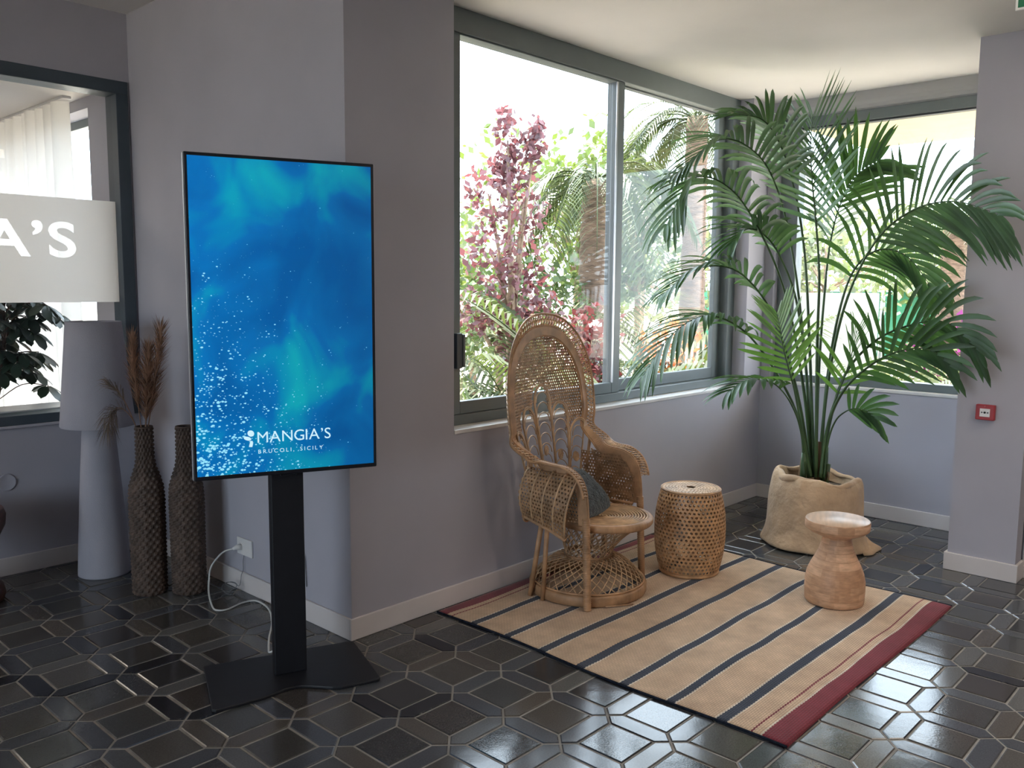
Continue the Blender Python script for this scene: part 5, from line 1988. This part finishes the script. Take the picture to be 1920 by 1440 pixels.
tree('garden_tree', 'bushy green tree low behind the chair back', (5.4, 4.3, GZ), 1.8, cl(rg_, 8, 0, 0, 1.35, .7, .6, .45, .60), 190, 0.060, M['leaf_mid'], seed=6)
tree('garden_tree', 'far pale tree filling the right pane background', (14.0, 8.2, GZ), 4.0, cl(rg_, 12, 0, 0, 2.2, 1.8, 1.8, 1.2, 1.2), 170, 0.11, M['leaf_pale'], seed=7)
tree('garden_tree', 'far pale tree left of the plum tree', (7.0, 9.0, GZ), 4.0, cl(rg_, 10, 0, 0, 1.9, 1.6, 1.6, 1.0, 1.1), 170, 0.10, M['leaf_pale'], seed=8)
tree('red_shrub', 'red leaved shrub beside the palm trunk', (4.45, 2.15, GZ), 1.2, cl(rg_, 5, 0, 0, 1.25, .22, .22, .22, .24), 90, 0.045, M['red_leaf'], 'shrub', 0.02, 9)
tree('flower_shrub', 'orange flowering shrub under the wide window', (5.77, 1.80, GZ), 1.0, cl(rg_, 5, 0, 0, 1.1, .4, .4, .15, .3), 60, 0.05, M['orange_flower'], 'shrub', 0.02, 10)
tree('bougainvillea', 'magenta bougainvillea beyond the palm window', (12.6, 1.75, GZ), 1.2, cl(rg_, 8, 0, 0, 0.85, 1.1, .9, .25, .5), 150, 0.07, M['bract'], 'shrub', 0.04, 11)
tree('garden_shrub', 'dry green shrub below the palm window', (8.85, 0.88, GZ), 1.0, cl(rg_, 7, 0, 0, 0.75, .5, .5, .25, .34), 120, 0.05, M['leaf_pale'], 'shrub', 0.03, 12)
tree('garden_tree', 'far yellow green tree beyond the green fence', (20.9, 4.9, GZ), 4.0, cl(rg_, 12, 0, 0, 2.3, 2.4, 2.4, .9, 1.2), 170, 0.13, M['leaf_lime'], seed=13)
tree('garden_tree', 'far pale tree seen through the palm stems', (17.7, 5.5, GZ), 3.6, cl(rg_, 10, 0, 0, 2.2, 1.8, 1.8, .9, 1.1), 160, 0.12, M['leaf_pale'], seed=14)


def arch_frond(b, base, az, ln, rise, droop, nl, ll, wd, rr, start=0.2):
    """feather leaf of a garden palm or cycad, added to builder b"""
    d0 = np.array((cos(az), sin(az), 0))
    P = []
    for k in range(11):
        s = k / 10
        P.append(np.array(base) + d0 * ln * s * (1 - .15 * s) + np.array((0, 0, rise * s - droop * s * s)))
    b.tube(P, [0.018 * ln / 1.5 * (1 - .85 * k / 10) for k in range(11)], 4)
    side = np.cross(d0, (0, 0, 1.0))
    for k in range(nl):
        s = start + (1 - start) * k / nl
        f = s * 10
        i = min(int(f), 9)
        p = P[i] + (P[i + 1] - P[i]) * (f - i)
        tg = unit(P[i + 1] - P[i])
        l_ = ll * (0.6 + 0.6 * sin(pi * (0.15 + 0.8 * (s - start) / (1 - start))))
        for sg in (-1, 1):
            d = unit(tg * 0.75 + side * sg * 0.9 + np.array((0, 0, 0.15)))
            w_ = unit(np.cross(d, (0, 0, 1.0) if abs(d[2]) < .9 else (1, 0, 0))) * wd
            q1 = p + d * l_ * .5
            q2 = p + d * l_ + np.array((0, 0, -l_ * 0.35))
            b.add([p - w_ * .4, p + w_ * .4, q1 + w_, q1 - w_, q2], [(0, 1, 2, 3), (3, 2, 4)])


def garden_palm(label, base, h, r, nfr, ln, seed, droop=1.3, group='palms outside'):
    rr = random.Random(seed)
    t = thing('garden_palm', label, 'palm', base, 0, group)
    prof = []
    for k in range(25):
        z = h * k / 24
        prof.append((r * (1.15 - 0.3 * k / 24) * (1.05 if k % 2 else 0.95), z))
    MB().lathe(prof, 12).build('trunk', M['palm_bark'], t)
    for k in range(nfr):
        b = MB()
        az = 2 * pi * k / nfr * 2.4 + rr.uniform(-.2, .2)
        up = rr.uniform(0.15, 1.0)
        arch_frond(b, (0, 0, h - 0.05), az, ln * rr.uniform(.8, 1.1), ln * up, ln * (droop * rr.uniform(.6, 1.0) * (0.55 + .5 * up)), 26, ln * 0.24, 0.016, rr)
        b.build('frond', M['garden_palm'], t)
    return t


garden_palm('shaggy palm with drooping fronds behind the plum tree', (6.75, 3.93, GZ), 3.15, 0.21, 22, 1.55, 41, 1.7)
garden_palm('tall palm with reddish trunk in the right pane', (8.58, 3.60, GZ), 4.15, 0.17, 20, 1.5, 42, 1.6)
garden_palm('far palm seen right of the indoor palm', (13.1, 1.50, GZ), 2.9, 0.22, 18, 1.7, 43, 1.5)


def clump(name, label, base, nfr, ln, seed, feather=True, mm=None, group='leafy clumps under the windows', wd=0.012):
    rr = random.Random(seed)
    t = thing(name, label, 'plant', base, 0, group)
    MB().lathe([(0.10, 0), (0.13, .1), (0.09, .22), (0.01, .25)], 10).build('crown', M['palm_bark'], t)
    for k in range(nfr):
        b = MB()
        az = 2 * pi * k / nfr * 2.4 + rr.uniform(-.3, .3)
        up = rr.uniform(0.5, 1.3)
        if feather:
            arch_frond(b, (0, 0, .18), az, ln * rr.uniform(.75, 1.1), ln * up, ln * 0.5, 20, ln * 0.30, wd, rr, 0.15)
        else:
            d0 = np.array((cos(az), sin(az), 0))
            s_ = np.array((-sin(az), cos(az), 0)) * 0.014
            L_ = ln * rr.uniform(.6, 1.1)
            P = [np.array((0, 0, .15)) + d0 * L_ * q * .7 + np.array((0, 0, L_ * up * q - L_ * .55 * q * q)) for q in (0, .3, .6, .85, 1)]
            vs_ = []
            for i, p in enumerate(P):
                wk = (1, 1.2, 1, .6, .05)[i]
                vs_ += [p - s_ * wk, p + s_ * wk]
            b.add(vs_, [(2 * i, 2 * i + 1, 2 * i + 3, 2 * i + 2) for i in range(4)])
        b.build('leaf', mm or M['garden_palm'], t)
    return t


clump('cycad', 'bright feathery cycad at the foot of the right pane', (4.80, 2.12, GZ), 26, 1.95, 51, wd=0.018)
clump('cycad', 'feathery cycad nearest the right window jamb', (5.95, 1.98, GZ), 24, 1.75, 52, wd=0.018)
clump('cycad', 'feathery cycad just right of the chair back', (3.75, 2.35, GZ), 22, 1.6, 53, wd=0.018)
clump('grass_clump', 'straw coloured grass clump beside the window handle', (2.25, 1.75, GZ), 60, 1.5, 54, False, M['straw'])
clump('grass_clump', 'yellow green grass clump behind the chair top', (2.95, 2.05, GZ), 60, 1.55, 55, False, M['leaf_lime'])
clump('grass_clump', 'pale grass clump at the left corner of the window', (1.75, 1.75, GZ), 50, 1.4, 56, False, M['straw'])
clump('cycad', 'low cycad outside the palm window', (6.2, 0.15, GZ), 16, 1.1, 57)

# low white wall, grey garden wall, globe lamp, fence
o = bevel(fix_normals(MB().prism([(1.0, 4.75), (2.3, 4.6), (2.32, 4.75), (1.02, 4.90)], GZ, 0.62).build('low_wall', M['white_wall'], smooth=False)), 0.01)
tag(o, 'low white garden wall under the wide window', 'wall')
o = bevel(fix_normals(MB().prism([(9.40, 2.45), (10.55, 1.72), (10.67, 1.90), (9.52, 2.63)], GZ, 1.45).build('garden_wall', M['grey_wall'], smooth=False)), 0.01)
tag(o, 'grey garden wall behind the palm stems', 'wall')
t = thing('globe_lamp', 'white globe garden lamp beside the chair back', 'lamp', (5.06, 2.58, GZ))
MB().tube([(0, 0, 0), (0, 0, 1.22)], 0.025, 8).build('post', M['fence_post'], t)
MB().lathe([(0.03, 1.20), (0.09, 1.24), (0.12, 1.32), (0.115, 1.40), (0.08, 1.455), (0.01, 1.47)], 20).build('globe', M['white_wall'], t)
t = thing('windbreak_fence', 'green windbreak fence far beyond the palm window', 'fence', (19.2, 2.2, GZ))
for k in range(7):
    y = -5.0 + k * 1.9
    bar('fence_panel', (-0.02, y + 0.06, 0.15), (0.02, y + 1.84, 1.75), M['fence'], t)
    MB().tube([(0, y, 0), (0, y, 1.85)], 0.035, 8).build('fence_post', M['fence_post'], t)
